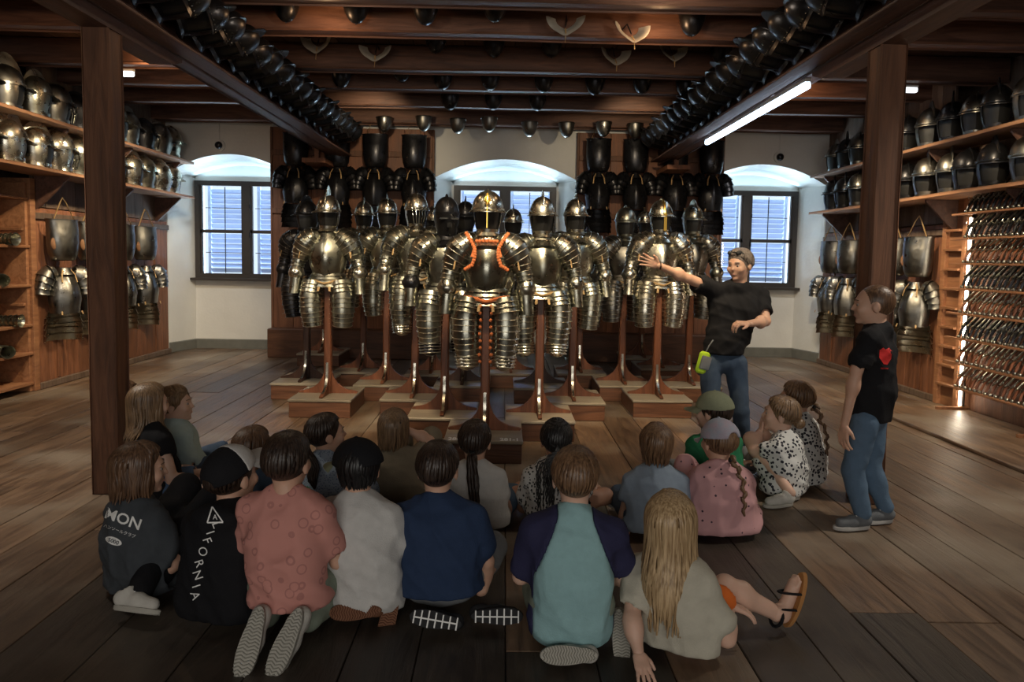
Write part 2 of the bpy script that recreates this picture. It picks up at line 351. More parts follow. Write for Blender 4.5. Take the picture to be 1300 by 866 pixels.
# side walls
struct('wall_left', G().box((XL-.5, YR, 0), (XL-.42, YB, ZC)), M['oldpanel'])
struct('wall_right', G().box((XR+.34, YR, 0), (XR+.4, YB, ZC)), M['oldpanel'])
def panelling(name, X, y0, y1, side, label, zsplit=1.95):
    t = empty(name, (X, (y0+y1)/2, 0), 0, label, 'panelling'); yc = (y0+y1)/2; y = y0; s = side
    while y < y1-.02:
        w = min(.2+.1*random.random(), y1-y)
        obj('panel_board', G().bbox((min(0, -s*.03), y-yc+.002, .0), (max(0, -s*.03), y+w-yc-.002, zsplit), .004), M['panel'], t, 0)
        obj('panel_board', G().bbox((min(0, -s*.03), y-yc+.002, zsplit+.01), (max(0, -s*.03), y+w-yc-.002, ZC-.01), .004), M['oldpanel'], t, 0)
        y += w
    a, b = (0, s*.03); obj('rail', G().bbox((min(a, b), y0-yc, zsplit-.12), (max(a, b), y1-yc, zsplit-.05), .006), M['oldpanel'], t, 0)
    a, b = (0, s*.04); obj('skirting_board', G().bbox((min(a, b), y0-yc, 0), (max(a, b), y1-yc, .07), .006), M['oldpanel'], t, 0)
    for i in range(4): obj('cover_strip', G().bbox((min(0, s*.015), y0-yc+(y1-y0)*(i+.5)/4-.03, .08), (max(0, s*.015), y0-yc+(y1-y0)*(i+.5)/4+.02, zsplit-.13), .004), M['panel'], t, 0)
    return t
panelling('wall_panelling', XL, 7.45, 10.38, 1, 'brown vertical board panelling on the left wall behind the hung armour')
panelling('wall_panelling', XR, 7.50, 10.38, -1, 'brown vertical board panelling on the right wall behind the hung armour')
# wood-clad piers between the windows
for k, (p, q) in enumerate(((-3.42, -1.08), (1.08, 3.2))):
    t = empty('clad_pier', ((p+q)/2, YB-.055, 0), 0, ('brown boarded pier between the left and middle windows, hung with black cuirasses', 'brown boarded pier between the middle and right windows, hung with black cuirasses')[k], 'pier'); x = p; c = (p+q)/2
    while x < q-.02:
        w = min(.22+.08*random.random(), q-x); obj('pier_board', G().bbox((x-c+.002, -.02, 0), (x+w-c-.002, .05, ZC-.26), .004), M['panel'], t, 0); x += w
    obj('edge_board', G().bbox((p-c-.03, -.03, 0), (p-c, .05, ZC-.26), .004), M['post'], t, 0); obj('edge_board', G().bbox((q-c, -.03, 0), (q-c+.03, .05, ZC-.26), .004), M['post'], t, 0)
    for zz in (2.1, 2.95): obj('batten', G().bbox((p-c, -.05, zz), (q-c, -.02, zz+.08), .005), M['post'], t, 0)
    obj('low_chest', G().bbox((p-c, -.30, 0), (q-c, -.03, .42), .01), M['block'], t, 0)
    bx = (-2.62 if k == 0 else 2.38)-c; sg = -1 if k == 0 else 1
    obj('beam_bracket', G().box((bx-.16, -.75, 2.76), (bx+.16, -.05, 2.82)).box((bx-.03, -.6, 2.82), (bx+.03, -.5, 3.0)).box((bx-.03, -.3, 2.82), (bx+.03, -.2, 3.0)), M['panel'], t, 0)
# long shelves with triangular brackets
def longshelf(X, s, z, y0, y1, label):
    t = empty('plank_shelf', (X, (y0+y1)/2, z), 0, label, 'shelf'); h = (y1-y0)/2; lo = min(0, s*.45); hi = max(0, s*.45)
    g = roughbox((lo, -h, -.035), (hi, h, 0), 1, 8, .004, .004); obj('board', g, M['shelf'], t, 0)
    n = int(2*h/1.3)+1
    for i in range(n):
        y = -h+.35+i*(2*h-.6)/max(1, n-1)
        P = [(s*.0, -.035), (s*.36, -.035), (s*.36, -.06), (s*.03, -.38), (s*.0, -.38)]
        obj('bracket', G().loft([[(x, y-.015, zz) for x, zz in P], [(x, y+.015, zz) for x, zz in P]]), M['girder'], t, 0)
    return t
SHL = [(2.32, 'lower plank shelf of helmets high on the left wall'), (2.82, 'upper plank shelf of helmets high on the left wall')]
SHR = [(2.23, 'lower plank shelf of helmets high on the right wall'), (2.75, 'upper plank shelf of helmets high on the right wall')]
for z, l in SHL: longshelf(XL, 1, z, 4.6, 10.3, l)
for z, l in SHR: longshelf(XR, -1, z, 4.6, 9.95, l)
# open shelving unit on the left
t = empty('shelving_unit', (XL, 6.1, 0), 0, 'tall open wooden shelving unit with gauntlets at the left edge', 'shelves')
for yy in (-1.55, -.85, -.15, .55, 1.25): obj('upright', G().bbox((-.38, yy-.02, 0), (0, yy+.02, 2.2), .004), M['shelfX'], t, 0)
obj('side_board', G().bbox((-.40, 1.27, 0), (.03, 1.35, 2.25), .004), M['shelfX'], t, 0)
obj('back_board', G().box((-.42, -1.6, 0), (-.385, 1.3, 2.2)), M['shelfX'], t, 0)
for z in (.10, .42, .72, 1.14, 1.55, 2.05): obj('shelf_board', G().bbox((-.38, -1.6, z-.03), (.02, 1.27, z), .004), M['shelfX'], t, 0)
for z in (.93, 1.72): obj('cleat', G().bbox((-.3, 1.20, z-.02), (-.02, 1.25, z+.01), .003), M['shelfX'], t, 0)
UNITZ = (.42, .72, 1.14, 1.55)
# right: ladder of battens, then the pistol rack on a low platform
t = empty('batten_frame', (XR, 7.30, 0), 0, 'narrow board with a ladder of short wooden ledges beside the pistols', 'rack')
obj('upright', G().bbox((-.06, -.20, 0), (0, -.14, 2.2), .004), M['shelfX'], t, 0); obj('upright', G().bbox((-.06, .12, 0), (0, .19, 2.2), .004), M['shelfX'], t, 0)
obj('back_board', G().box((-.02, -.14, 0), (0, .12, 2.2)), M['shelfX'], t, 0)
for i in range(9): obj('ledge', G().bbox((-.09, -.14, .22+i*.205), (-.02, .12, .245+i*.205), .003), M['shelfX'], t, 0)
t = empty('pistol_rack', (XR, 5.9, 0), 0, 'tall wooden rack with eight rails of pistols at the right edge', 'rack')
obj('back_board', G().box((.0, -1.2, 0), (.03, 1.15, 2.2)), M['post'], t, 0)
RZ = [.30+i*.245 for i in range(8)]
for z in RZ:
    obj('butt_rail', G().bbox((-.32, -1.15, z-.015), (-.28, 1.05, z+.005), .003), M['shelfX'], t, 0)
    obj('barrel_rail', G().bbox((-.045, -1.15, z+.18), (-.005, 1.05, z+.20), .003), M['shelfX'], t, 0)
for y in (-1.15, -.05, 1.08):
    obj('upright', G().bbox((-.34, y-.02, 0), (0, y+.02, .06), .004), M['shelfX'], t, 0)
    if y < 1: obj('upright', G().bbox((-.06, y-.02, 0), (0, y+.02, 2.2), .004), M['shelfX'], t, 0)
tag(obj('rack_platform', G().bbox((-1.0, -1.5, 0), (0, 1.2, .03), .006), M['floor'], None, 0, loc=(XR-.0, 5.95, 0)), 'low dark board platform on the floor below the pistols', 'platform')
# light strips
def striplight(name, a, b, w, label, e, col, mount):
    a = np.array(a, float); b = np.array(b, float); t = empty(name, (a+b)/2, 0, label, 'lamp'); c = (a+b)/2
    lo = np.minimum(a, b)-c-w/2; hi = np.maximum(a, b)-c+w/2; obj('tube', G().bbox(lo, hi, w*.2), mat('lit_'+name, (1,1,1), .5, emit=col, estr=e), t)
    m = np.array(mount); obj('housing', G().box(lo+np.where(m > 0, hi-lo, 0)-.0, hi+m*w*1.0) if m.max() > 0 else G().box(lo+m*w, hi-np.where(m < 0, hi-lo, 0)), M['white'], t)
    return t
striplight('ceiling_tube_light', (2.30, 5.4, 2.86), (2.30, 8.0, 2.86), .05, 'long bluish light strip under the right lengthwise beam', 7, (.55,.75,1), (0,0,1))
striplight('wall_light_strip', (4.70, 6.98, .08), (4.70, 6.98, 1.98), .02, 'vertical glowing light strip beside the pistol rack', 30, (1,.86,.66), (1,0,0))
striplight('wall_light_strip', (4.62, 6.85, 2.28), (4.62, 6.85, 2.52), .02, 'short glowing light strip among helmets on the lower right shelf', 25, (1,.86,.66), (1,0,0))
striplight('ceiling_tube_light', (-4.15, 7.35, 3.33), (-3.88, 7.35, 3.33), .05, 'white tube lamp under the beams beside the left post', 2, (.9,.95,1), (0,0,1))
striplight('ceiling_tube_light', (3.97, 7.35, 3.33), (4.27, 7.35, 3.33), .05, 'white tube lamp under the beams behind the right post', 1.5, (.9,.95,1), (0,0,1))
for k, (px, py) in enumerate(((279, 185), (989, 200))):
    p = at(px, py, YB); t = empty('ceiling_detector', (p[0], YB, p[2]), 0, ('round dark sensor on a white ring above the left window', 'round dark sensor on a white ring above the right window')[k], 'sensor')
    obj('ring', G().tube([(0, 0, 0), (0, -.03, 0)], .085, 20), M['plaster'], t); obj('dome', G().ball((0, -.045, 0), (.055, .05, .055), 14, 8), M['black'], t)
    obj('cable', G().tube([(0, -.01, .08), (0, -.01, ZC-p[2])], .006, 5), M['plaster'], t)
# ================================================================ ARMOUR
def ell(c, a, b, n=24, u=(1,0,0), v=(0,1,0), ridge=0., a0=0, a1=2*PI, back=1.):
    """ring round c; angle 90 deg = local front (-v side is the front)"""
    full = abs(a1-a0-2*PI) < 1e-6; th = a0+(a1-a0)*np.arange(n)/(n if full else n-1)
    u = np.asarray(u, float); v = np.asarray(v, float); c = np.asarray(c, float)
    d = (th+PI/2+PI) % (2*PI)-PI
    f = 1+ridge*np.exp(-(d/.28)**2)
    s = np.sin(th)*b*f; s = np.where(s > 0, s*back, s)
    return c+np.outer(np.cos(th)*a, u)+np.outer(s, v)
def lamed(g, P, A, B, n, t=.004, step=.004, seg=20, up=None, ridge=0., a0=0, a1=2*PI, sub=2, back=1., rim=None):
    """overlapping plates along a path P with half-widths A (u) and B (v)"""
    P = np.asarray(P, float); m = len(P); ts = np.linspace(0, 1, m)
    f = lambda q, X: np.array([np.interp(q, ts, X[:, k]) for k in range(3)])
    full = abs(a1-a0-2*PI) < 1e-6
    for i in range(n):
        rings = []
        for j in range(sub+1):
            q = (i+j/sub)/n; q2 = min(1, q+.02); q1 = max(0, q2-.04); T = f(q2, P)-f(q1, P); T /= np.linalg.norm(T)+1e-9
            U = np.array(up if up is not None else (0,1,0), float); u = np.cross(U, T); u /= np.linalg.norm(u)+1e-9; v = np.cross(T, u)
            if up is None and u[0] < 0: u, v = -u, -v
            e = -step*.6+step*2.4*j/sub
            rings.append(ell(f(q, P), np.interp(q, ts, A)+e, np.interp(q, ts, B)+e, seg, u, v, ridge, a0, a1, back))
        # rolled lower rim
        r = rings[-1]; c = r.mean(0); rings.append(c+(r-c)*1.025+(rings[-1].mean(0)-rings[-2].mean(0))*.10)
        g.shell(rings, t, full)
        if rim is not None: rr = rings[-2]+(rings[-2]-rings[-2].mean(0))*.012; rim.tube(np.concatenate([rr, rr[:1]]) if full else rr, .0032, 4, False)
def helmet_skull(g, comb=.05, rx=.108, ry=.132, peak=.055, z0=.19, H=.15, neck=True):
    """burgonet skull: lathe with an oval plan, brim turned forward (front = -y)"""
    rings = []
    for i in range(9):
        ph = (PI/2)*(1-i/8.)*.999
        k = math.cos(ph*.0+ (PI/2)*(i/8.)*.985)
        rings.append(ell((0, .008, z0+H*math.sin(PI/2*i/8.)), rx*k, ry*k, 24))
    g.loft(rings, True, 'b')
    if comb > 0:
        pts = [(y, z0+H*math.sqrt(max(0, 1-((y-.008)/ry)**2))) for y in np.linspace(-ry*.86, ry*.9, 12)]
        R = []
        for i, (y, z) in enumerate(pts):
            h = comb*math.sin(PI*(i+.6)/12.5)**.8
            R.append([(-.012, y, z-.008), (-.004, y, z+h), (.004, y, z+h), (.012, y, z-.008)])
        g.loft(R, True, True)
    if peak > 0:
        R = []
        for e in (0, 1):
            th = np.linspace(PI*1.12, PI*1.88, 13)
            R.append(np.stack([np.cos(th)*(rx+.004+e*peak*.55), .008+np.sin(th)*(ry+.003+e*peak), np.full(13, z0+.004-e*.022)], 1))
        A = np.array(R); B = A.copy(); B[:, :, 2] -= .006
        g.loft(np.array([A[0], A[1], B[1], B[0]]), False, False)
    R = [ell((0, .008, z0-.006), rx+.006, ry+.006, 24), ell((0, .008, z0+.012), rx+.007, ry+.007, 24)]; g.shell(R, .006)
def rivets(g, pts, r=.0045):
    for p in pts: g.add(np.asarray(p)+r*np.array([(1,0,0),(-1,0,0),(0,1,0),(0,-1,0),(0,0,1),(0,0,-1)]), [(0,2,4),(2,1,4),(1,3,4),(3,0,4),(2,0,5),(1,2,5),(3,1,5),(0,3,5)])
def make_helmet(kind, m, z0=0, parent=None, name='helmet'):
    """kinds: comb (open burgonet), round, close (full visor), barred, gilt. Returns mesh object with sub-parts"""
    g = G()
    if kind == 'comb': helmet_skull(g, .055, peak=.06)
    elif kind == 'highcomb': helmet_skull(g, .09, rx=.11, peak=.07)
    elif kind == 'round': helmet_skull(g, .018, rx=.112, peak=.05)
    elif kind == 'close': helmet_skull(g, .022, rx=.108, peak=0)
    elif kind == 'barred': helmet_skull(g, .015, rx=.11, peak=.03)
    elif kind == 'gilt': helmet_skull(g, .012, rx=.122, ry=.145, peak=.05)
    if kind in ('close',):
        R = []
        for q, (z, a, b, fy) in enumerate([(.20,.111,.135,0),(.15,.108,.14,.008),(.10,.098,.14,.018),(.05,.085,.115,.012),(.0,.088,.105,0)]): R.append(ell((0, .006, z), a, b, 24, ridge=.13))
        g.shell(R, .004)
    else:   # cheek pieces and neck, open at the face
        R = []
        for (z, a, b) in [(.195,.107,.130),(.15,.106,.128),(.10,.100,.120),(.055,.088,.105),(.02,.083,.100),(.0,.098,.118)]: R.append(ell((0, .008, z), a, b, 22, a0=-PI*.12, a1=PI*1.12))
        g.shell(R, .005, False)
        g.shell([ell((0, .004, .045), .086, .108, 22), ell((0, .0, .02), .080, .10, 22), ell((0, 0, -.005), .10, .12, 22)], .005)
    h = obj(name, g, m, parent, 45, (0,0,z0))
    if kind == 'close':
        q = G()
        for s in (-1, 1): q.box((s*.045-.032, -.150, .138), (s*.045+.032, -.118, .152))
        for i in range(5): q.box((-.02+i*.008, -.17, .07), (-.017+i*.008, -.15, .11))
        obj('eye_slit', q, M['void'], h, 0)
    else:
        R = []
        for (z, a, b) in [(.20,.10,.122),(.15,.099,.118),(.10,.092,.112),(.05,.080,.098),(.0,.074,.09)]: R.append(ell((0, .008, z), a, b, 20, ridge=.10))
        obj('face_void', G().loft(R), M['void'] if kind != 'barred' else M['black'], h)  # black core paints the shaded hollow of an open face
    if kind == 'barred':
        q = G()
        for x in (-.06, -.03, 0, .03, .06):
            y = -math.sqrt(max(0, 1-(x/.115)**2))*.13; q.tube([(x, y-.012, .19), (x*.96, y-.03, .12), (x*.7, y-.012, .04)], .0045, 5)
        obj('face_bar', q, M['steel'], h)
    if kind in ('round', 'comb', 'gilt', 'highcomb', 'barred'):
        q = G(); rivets(q, [(math.cos(a)*.118, .008+math.sin(a)*.143, .203) for a in np.linspace(PI*1.05, PI*1.95, 11)]); tag(obj('rivet_row', q, M['rivet'], h, 0), kind='stuff')
    if kind == 'gilt':
        q = G().box((-.004, -.178, .05), (.004, -.165, .21)).tube([(0,-.165,.22),(0,-.16,.26),(0,-.13,.31)], [.012,.018,.006], 6, flat=.4)
        for s in (-1, 1): q.tube([(0,-.165,.23),(s*.02,-.16,.25),(s*.012,-.15,.28)], [.006,.009,.004], 5)
        obj('gilt_ornament', q, M['gilt'], h)
    return h
def suit(kind='comb', m='steel', m2=None, trim=None, lamb=False, fold=0., coll=True):
    """suit of armour hanging on its post: z up, front = -y, crown at about 2.05"""
    mk_ = m; m2 = M[m2] if m2 else M[{'steel': 'steel2', 'steel3': 'steel', 'black': 'black', 'steel2': 'steel2'}[m]]; m = M[m]; root = empty('suit_of_armour')
    hz = 1.70; make_helmet(kind, m2, hz, root)
    # breastplate and backplate
    prof = [(1.24,.150,.115),(1.27,.142,.110),(1.31,.150,.125),(1.38,.172,.150),(1.46,.186,.155),(1.54,.185,.142),(1.61,.160,.120),(1.66,.115,.10),(1.685,.09,.088)]
    g = G(); g.shell([ell((0, .0, z), a, b, 32, ridge=.16 if z < 1.6 else .05, back=.85) for z, a, b in prof], .004); 
    bp = obj('breastplate', g, m, root)
    fr_ = G(); g = G(); lamed(g, [(0,0,1.31),(0,0,1.17)], [.148,.200], [.130,.162], 4, seg=32, ridge=.10, step=.005, back=.9, rim=fr_); obj('fauld', g, m, root, 24); obj('fauld_edge', fr_, m2 if mk_ != 'black' else m, root)
    if coll: g = G(); lamed(g, [(0,0,1.735),(0,0,1.66),(0,-.01,1.60)], [.082,.098,.155], [.088,.105,.135], 2, seg=28, ridge=.06, step=.004); obj('gorget', g, m2, root)
    rv = G(); rm = G()
    for s in (-1, 1):
        # pauldron: broad plates sweeping from the neck over the shoulder
        g = G(); P = [(s*.075,.0,1.675),(s*.135,-.005,1.640),(s*.195,-.005,1.585),(s*.245,.0,1.505),(s*.268,.0,1.43)]
        lamed(g, P, [.055,.100,.118,.096,.064], [.095,.135,.142,.110,.068], 7, up=(0,1,0), seg=28, step=.003, sub=2, rim=rm)
        obj('pauldron', g, m, root, 24)
        # arm: upper cannon, elbow cop, fore-arm cannon open at the wrist
        g = G(); lamed(g, [(s*.262,.0,1.50),(s*.285,.0,1.40),(s*.298,-.005,1.33)], [.066,.060,.054], [.068,.062,.055], 4, up=(0,1,0), seg=20, step=.003, rim=rm); obj('upper_cannon', g, m, root, 24)
        g = G(); R = []
        for q in range(7):
            a = PI*q/6; R.append(ell((s*.300,-.008,1.36-.12*q/6), .052+.022*math.sin(a), .055+.030*math.sin(a), 18))
        g.shell(R, .004); g.ball((s*.300+s*.045, 0, 1.30), (.035,.055,.035), 10, 6); obj('elbow_cop', g, m2, root)
        g = G(); g.shell([ell((s*(.300+.004*q), -.012-.012*q, 1.27-.055*q), .058-.004*q+(.006 if q == 3 else 0), .060-.005*q+(.006 if q == 3 else 0), 18) for q in range(4)], .004); obj('forearm_cannon', g, m, root)
        rivets(rv, [(s*.300-.03*s, -.055-.01*k, 1.24-.04*k) for k in range(3)])
        # long lamed tasset and knee
        g = G(); ax = .128+fold*.01
        P = [(s*ax,-.02,1.225),(s*(ax+.02),-.035,1.10),(s*(ax+.022),-.035,.95),(s*(ax+.012),-.02,.80)]
        lamed(g, P, [.104,.112,.104,.084], [.125,.135,.12,.095], 10, up=(0,1,0), seg=22, step=.004, rim=rm)
        obj('tasset', g, m, root, 24)
        if lamb:
            g = G(); lamed(g, [(s*(ax+.012),-.02,.80),(s*(ax+.008),-.03,.70)], [.092,.080], [.094,.088], 4, up=(0,1,0), seg=20, step=.005, rim=rm); g.ball((s*(ax+.01),-.055,.72), (.07,.06,.05), 12, 8); obj('knee_cop', g, m2, root)
        for k in range(9):
            z = 1.19-k*.0455; rivets(rv, [(s*.04, -.12, z), (s*(ax+.085), -.125, z), (s*(ax+.1), -.10, z)])
        for k in range(4): rivets(rv, [(s*.10, -.165, 1.27-k*.03), (s*.15, -.125, 1.27-k*.03)])
        for k in range(5): rivets(rv, [(s*(.13+.025*k), -.148+.004*k, 1.535-.016*k)])
        tg = G().tube([(s*.235,-.118,1.50),(s*.245,-.125,1.44)], .011, 6, flat=.5); obj('strap', tg, M['strap'], root)
        tg = G().tube([(s*.05,-.155,1.175),(s*.055,-.17,1.13)], .012, 6, flat=.5); obj('strap', tg, M['strap'], root)
    obj('plate_edges', rm, M['edge'] if mk_ != 'black' else M['steel3'], root); tag(obj('rivet_row', rv, M['rivet'], root, 0), kind='stuff')
    g = G(); P = ell((0, 0, 1.235), .172, .142, 28, ridge=.08); P = np.concatenate([P, P[:1]]); P[:, 2] -= .03*np.exp(-((P[:, 0])/.07)**2)*(P[:, 1] < 0)
    g.tube(P, .011 if trim else .008, 6, False, flat=1.3); obj('waist_belt', g, M['orange'] if trim else M['strap'], root)
    if trim:   # scalloped orange cloth edging
        g = G()
        for s in (-1, 1):
            pth = [(s*.155,-.10,1.71),(s*.12,-.150,1.66),(s*.088,-.175,1.60),(s*.085,-.185,1.54),(s*.105,-.185,1.475),(s*.155,-.175,1.445)]
            P = np.array([[np.interp(t, np.linspace(0,1,6), [p[k] for p in pth]) for k in range(3)] for t in np.linspace(0, 1, 17)])
            for p in P: g.ball(p, (.015,.008,.015), 7, 5)
            for k in range(9): g.ball((s*(.040+.004*math.sin(k*2)), -.150, 1.17-k*.052), (.013,.012,.014), 7, 5)
            g.tube([(s*.09,-.16,1.60),(s*.105,-.185,1.535)], .014, 6, flat=.4)
        for a in np.linspace(PI*1.08, PI*1.92, 13): g.ball((math.cos(a)*.125, math.sin(a)*.135, 1.655), (.014,.010,.014), 7, 5)
        tag(obj('cloth_edging', g, M['orange'], root), kind='stuff')
        g = G()
        for s in (-1, 1):
            for k in range(8):
                a = k*PI/4; rivets(g, [(s*.225+.018*math.cos(a), -.128-.0*s, 1.55+.018*math.sin(a))], .004)
        tag(obj('rosette', g, M['rivet'], root, 0), kind='stuff')
    return root
# post on four scrolled feet with an iron strap, and its plinth
def make_stand(dark=False, h=1.27):
    root = empty('armour_stand'); m = M['stand'] if not dark else M['darkstand']
    R = [[(x*w, y*w, z) for x, y in ((-.7,-1),(.7,-1),(1,-.7),(1,.7),(.7,1),(-.7,1),(-1,.7),(-1,-.7))] for z, w in ((0,.036),(1.0,.034),(h,.018))]
    obj('post', G().loft(R), m, root, 30)
    prof = [(.03,0),(.275,0),(.285,.012),(.265,.022)]+[(.035+.225*(1-math.sin(a)), .025+.215*(1-math.cos(a))) for a in np.linspace(.12, PI/2, 9)]+[(.03,.25)]
    for k in range(4):
        a = k*PI/2; ca, sa = math.cos(a), math.sin(a)
        V = [[(r*ca-t*sa, r*sa+t*ca, z) for r, z in prof] for t in (-.016, .016)]
        obj('foot_bracket', G().loft(V), m, root, 30)
    P = [(0,-.045,.30),(0,-.052,.24)]+[(0, -(.035+.225*(1-math.sin(a)))-.006, .030+.215*(1-math.cos(a))) for a in np.linspace(PI/2-.35, .2, 7)]
    R = [[(-.011,y-.002,z),(.011,y-.002,z),(.011,y+.003,z+.002),(-.011,y+.003,z+.002)] for x,y,z in P]
    obj('iron_strap', G().loft(R), M['steel2'], root, 30)
    return root
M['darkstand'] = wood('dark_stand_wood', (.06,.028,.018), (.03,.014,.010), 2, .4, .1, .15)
def make_plinth(h=.17, w=.58, d=.67):
    root = empty('plinth')
    obj('plinth_box', G().bbox((-w/2+.008, -d/2+.008, 0), (w/2-.008, d/2-.008, h-.025), .004), M['block'], root, 0)
    obj('plinth_top', G().bbox((-w/2, -d/2, h-.025), (w/2, d/2, h), .005), M['slab'], root, 0)
    return root
# (post x, foot y, height of crown, variant, yaw, words)
SHORT = {'h': 'front-most orange-trimmed suit', 'e': 'suit with the black closed visor', 'l': 'buff-belted suit right of the front-most', 'd': 'barred-visor suit', 'n': 'second suit right of the front-most', 'a': 'foremost suit at the left end', 'q': 'gilt-banded suit the guide points at', 'c': 'third suit from the left end', 'g': 'dark suit directly behind the front-most', 'm': 'black suit behind the buff-belted suit', 'p': 'round-helmeted dark suit', 'i': 'blackened suit at the far left', 's': 'dark suit nearest the guide', 'b': 'left-hand suit of the rear row', 'f': 'second suit of the rear row', 'k': 'suit before the middle window', 'o': 'low black suit right of the middle window', 't': 'black suit behind the gilt-banded one', 'j': 'black suit before the left pier', 'r': 'suit before the right pier'}
SUITS = [
 ('h', -.13, 5.06, 2.04, 'F', 0, 'front-most steel suit of armour with orange scalloped edging and a gilt crest'),
 ('e', -.50, 5.76, 2.05, 'E', .25, 'suit of armour with black closed visor, just left of the orange-trimmed one'),
 ('l', .32, 5.70, 2.06, 'L', .05, 'buff-belted suit of armour with comb helmet, just right of the orange-trimmed one'),
 ('d', -.85, 6.48, 2.14, 'D', .3, 'steel suit of armour with a barred visor in the left arm of the wedge'),
 ('n', .68, 6.45, 2.11, 'C', .15, 'steel suit with a combed helmet, second to the right of the orange-trimmed suit'),
 ('a', -1.68, 6.42, 2.16, 'A', 0, 'foremost suit of armour at the left end with a tall combed helmet'),
 ('q', 1.54, 6.62, 2.13, 'Q', .05, 'bright suit of armour the guide points at, gilt band down its helmet'),
 ('c', -1.25, 7.19, 2.15, 'C', .25, 'steel suit with a pointed comb helmet standing right of the foremost left suit'),
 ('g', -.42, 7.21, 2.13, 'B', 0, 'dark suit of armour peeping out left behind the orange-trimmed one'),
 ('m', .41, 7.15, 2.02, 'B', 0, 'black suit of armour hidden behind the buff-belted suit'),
 ('p', 1.32, 7.36, 2.11, 'R', .2, 'dark suit with a plain round helmet left of the suit the guide points at'),
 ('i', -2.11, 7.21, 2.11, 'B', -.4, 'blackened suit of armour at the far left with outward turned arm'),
 ('s', 2.06, 7.37, 2.15, 'S', .2, 'dark suit of armour at the right end, just left of the guide'),
 ('b', -1.65, 7.96, 2.17, 'C', .1, 'steel suit with a pointed comb helmet in the rear row at left'),
 ('f', -.82, 7.88, 2.12, 'C', 0, 'steel suit in the rear row between the barred visor and the black closed helmet'),
 ('k', .10, 8.02, 2.12, 'C', 0, 'steel suit in the rear row before the middle window'),
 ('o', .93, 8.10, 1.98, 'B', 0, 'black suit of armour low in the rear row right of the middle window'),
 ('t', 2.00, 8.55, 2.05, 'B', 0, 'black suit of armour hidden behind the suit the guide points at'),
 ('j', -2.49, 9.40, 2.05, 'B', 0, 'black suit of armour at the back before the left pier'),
 ('r', 1.95, 9.44, 2.22, 'C', 0, 'steel suit at the back before the right pier'),
]
protoS = {'F': lambda: suit('gilt', 'steel', 'steel2', trim=True, lamb=True), 'E': lambda: suit('close', 'steel', 'black', lamb=True), 'L': lambda: suit('comb', 'steel', None, lamb=True, fold=.4),
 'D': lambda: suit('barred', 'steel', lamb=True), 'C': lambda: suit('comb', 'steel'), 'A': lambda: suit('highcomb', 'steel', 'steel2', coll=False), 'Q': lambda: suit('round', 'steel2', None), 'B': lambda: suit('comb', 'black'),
 'R': lambda: suit('round', 'steel3'), 'S': lambda: suit('comb', 'steel3')}
cacheS = {}; stand0 = {}; plinth0 = None
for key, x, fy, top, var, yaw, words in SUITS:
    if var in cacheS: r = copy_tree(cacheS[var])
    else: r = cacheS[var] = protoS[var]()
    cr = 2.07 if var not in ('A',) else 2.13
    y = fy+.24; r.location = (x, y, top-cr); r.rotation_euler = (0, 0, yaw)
    tag(r, words, 'armour', 'suits of armour set out in a wedge')
    if var == 'Q': 
        hb = [c for c in r.children if c.name.startswith('helmet')][0]
        g = G().box((-.014, -.165, .03), (.014, -.155, .20)); 
        P = [(0, -.14*math.cos(a)-.002, .19+.155*math.sin(a)) for a in np.linspace(0, PI*.6, 8)]; g.tube(P, .012, 5, flat=.6); obj('gilt_band', g, M['gilt'], hb)
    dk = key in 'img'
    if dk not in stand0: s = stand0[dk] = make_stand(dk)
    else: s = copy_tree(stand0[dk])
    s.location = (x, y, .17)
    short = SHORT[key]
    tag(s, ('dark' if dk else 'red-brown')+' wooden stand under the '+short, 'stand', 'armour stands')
    if plinth0 is None: b = plinth0 = make_plinth()
    else: b = copy_tree(plinth0)
    b.location = (x, y+.0, 0)
    tag(b, 'low wooden plinth under the post of the '+short, 'plinth', 'plinths')
def text_mesh(body, size, depth=0., align='LEFT', bold=False, spacing=1.):
    cu = bpy.data.curves.new('lettering', 'FONT'); cu.body = body; cu.size = size; cu.extrude = depth; cu.align_x = align; cu.resolution_u = 3; cu.space_character = spacing
    if bold: cu.offset = size*.018
    o = bpy.data.objects.new('tmp', cu); COL.objects.link(o); dg = bpy.context.evaluated_depsgraph_get()
    me = bpy.data.meshes.new_from_object(o.evaluated_get(dg)); bpy.data.objects.remove(o); bpy.data.curves.remove(cu); return me
hp = [o for o in bpy.data.objects if o.name.startswith('plinth') and o.type == 'EMPTY' and o.get('label', '').find('front-most') >= 0][0]
hp.rotation_euler = (0,0,0)
for txt, xx in (('2801', -.26), ('281-1', .12)):
    o = link('painted_number', text_mesh(txt, .062, .0006, bold=True), M['white'], hp, (xx, -.32, .1712)); o.scale = (1, 1.7, 1); o['label'] = 'white painted number on the plinth top'
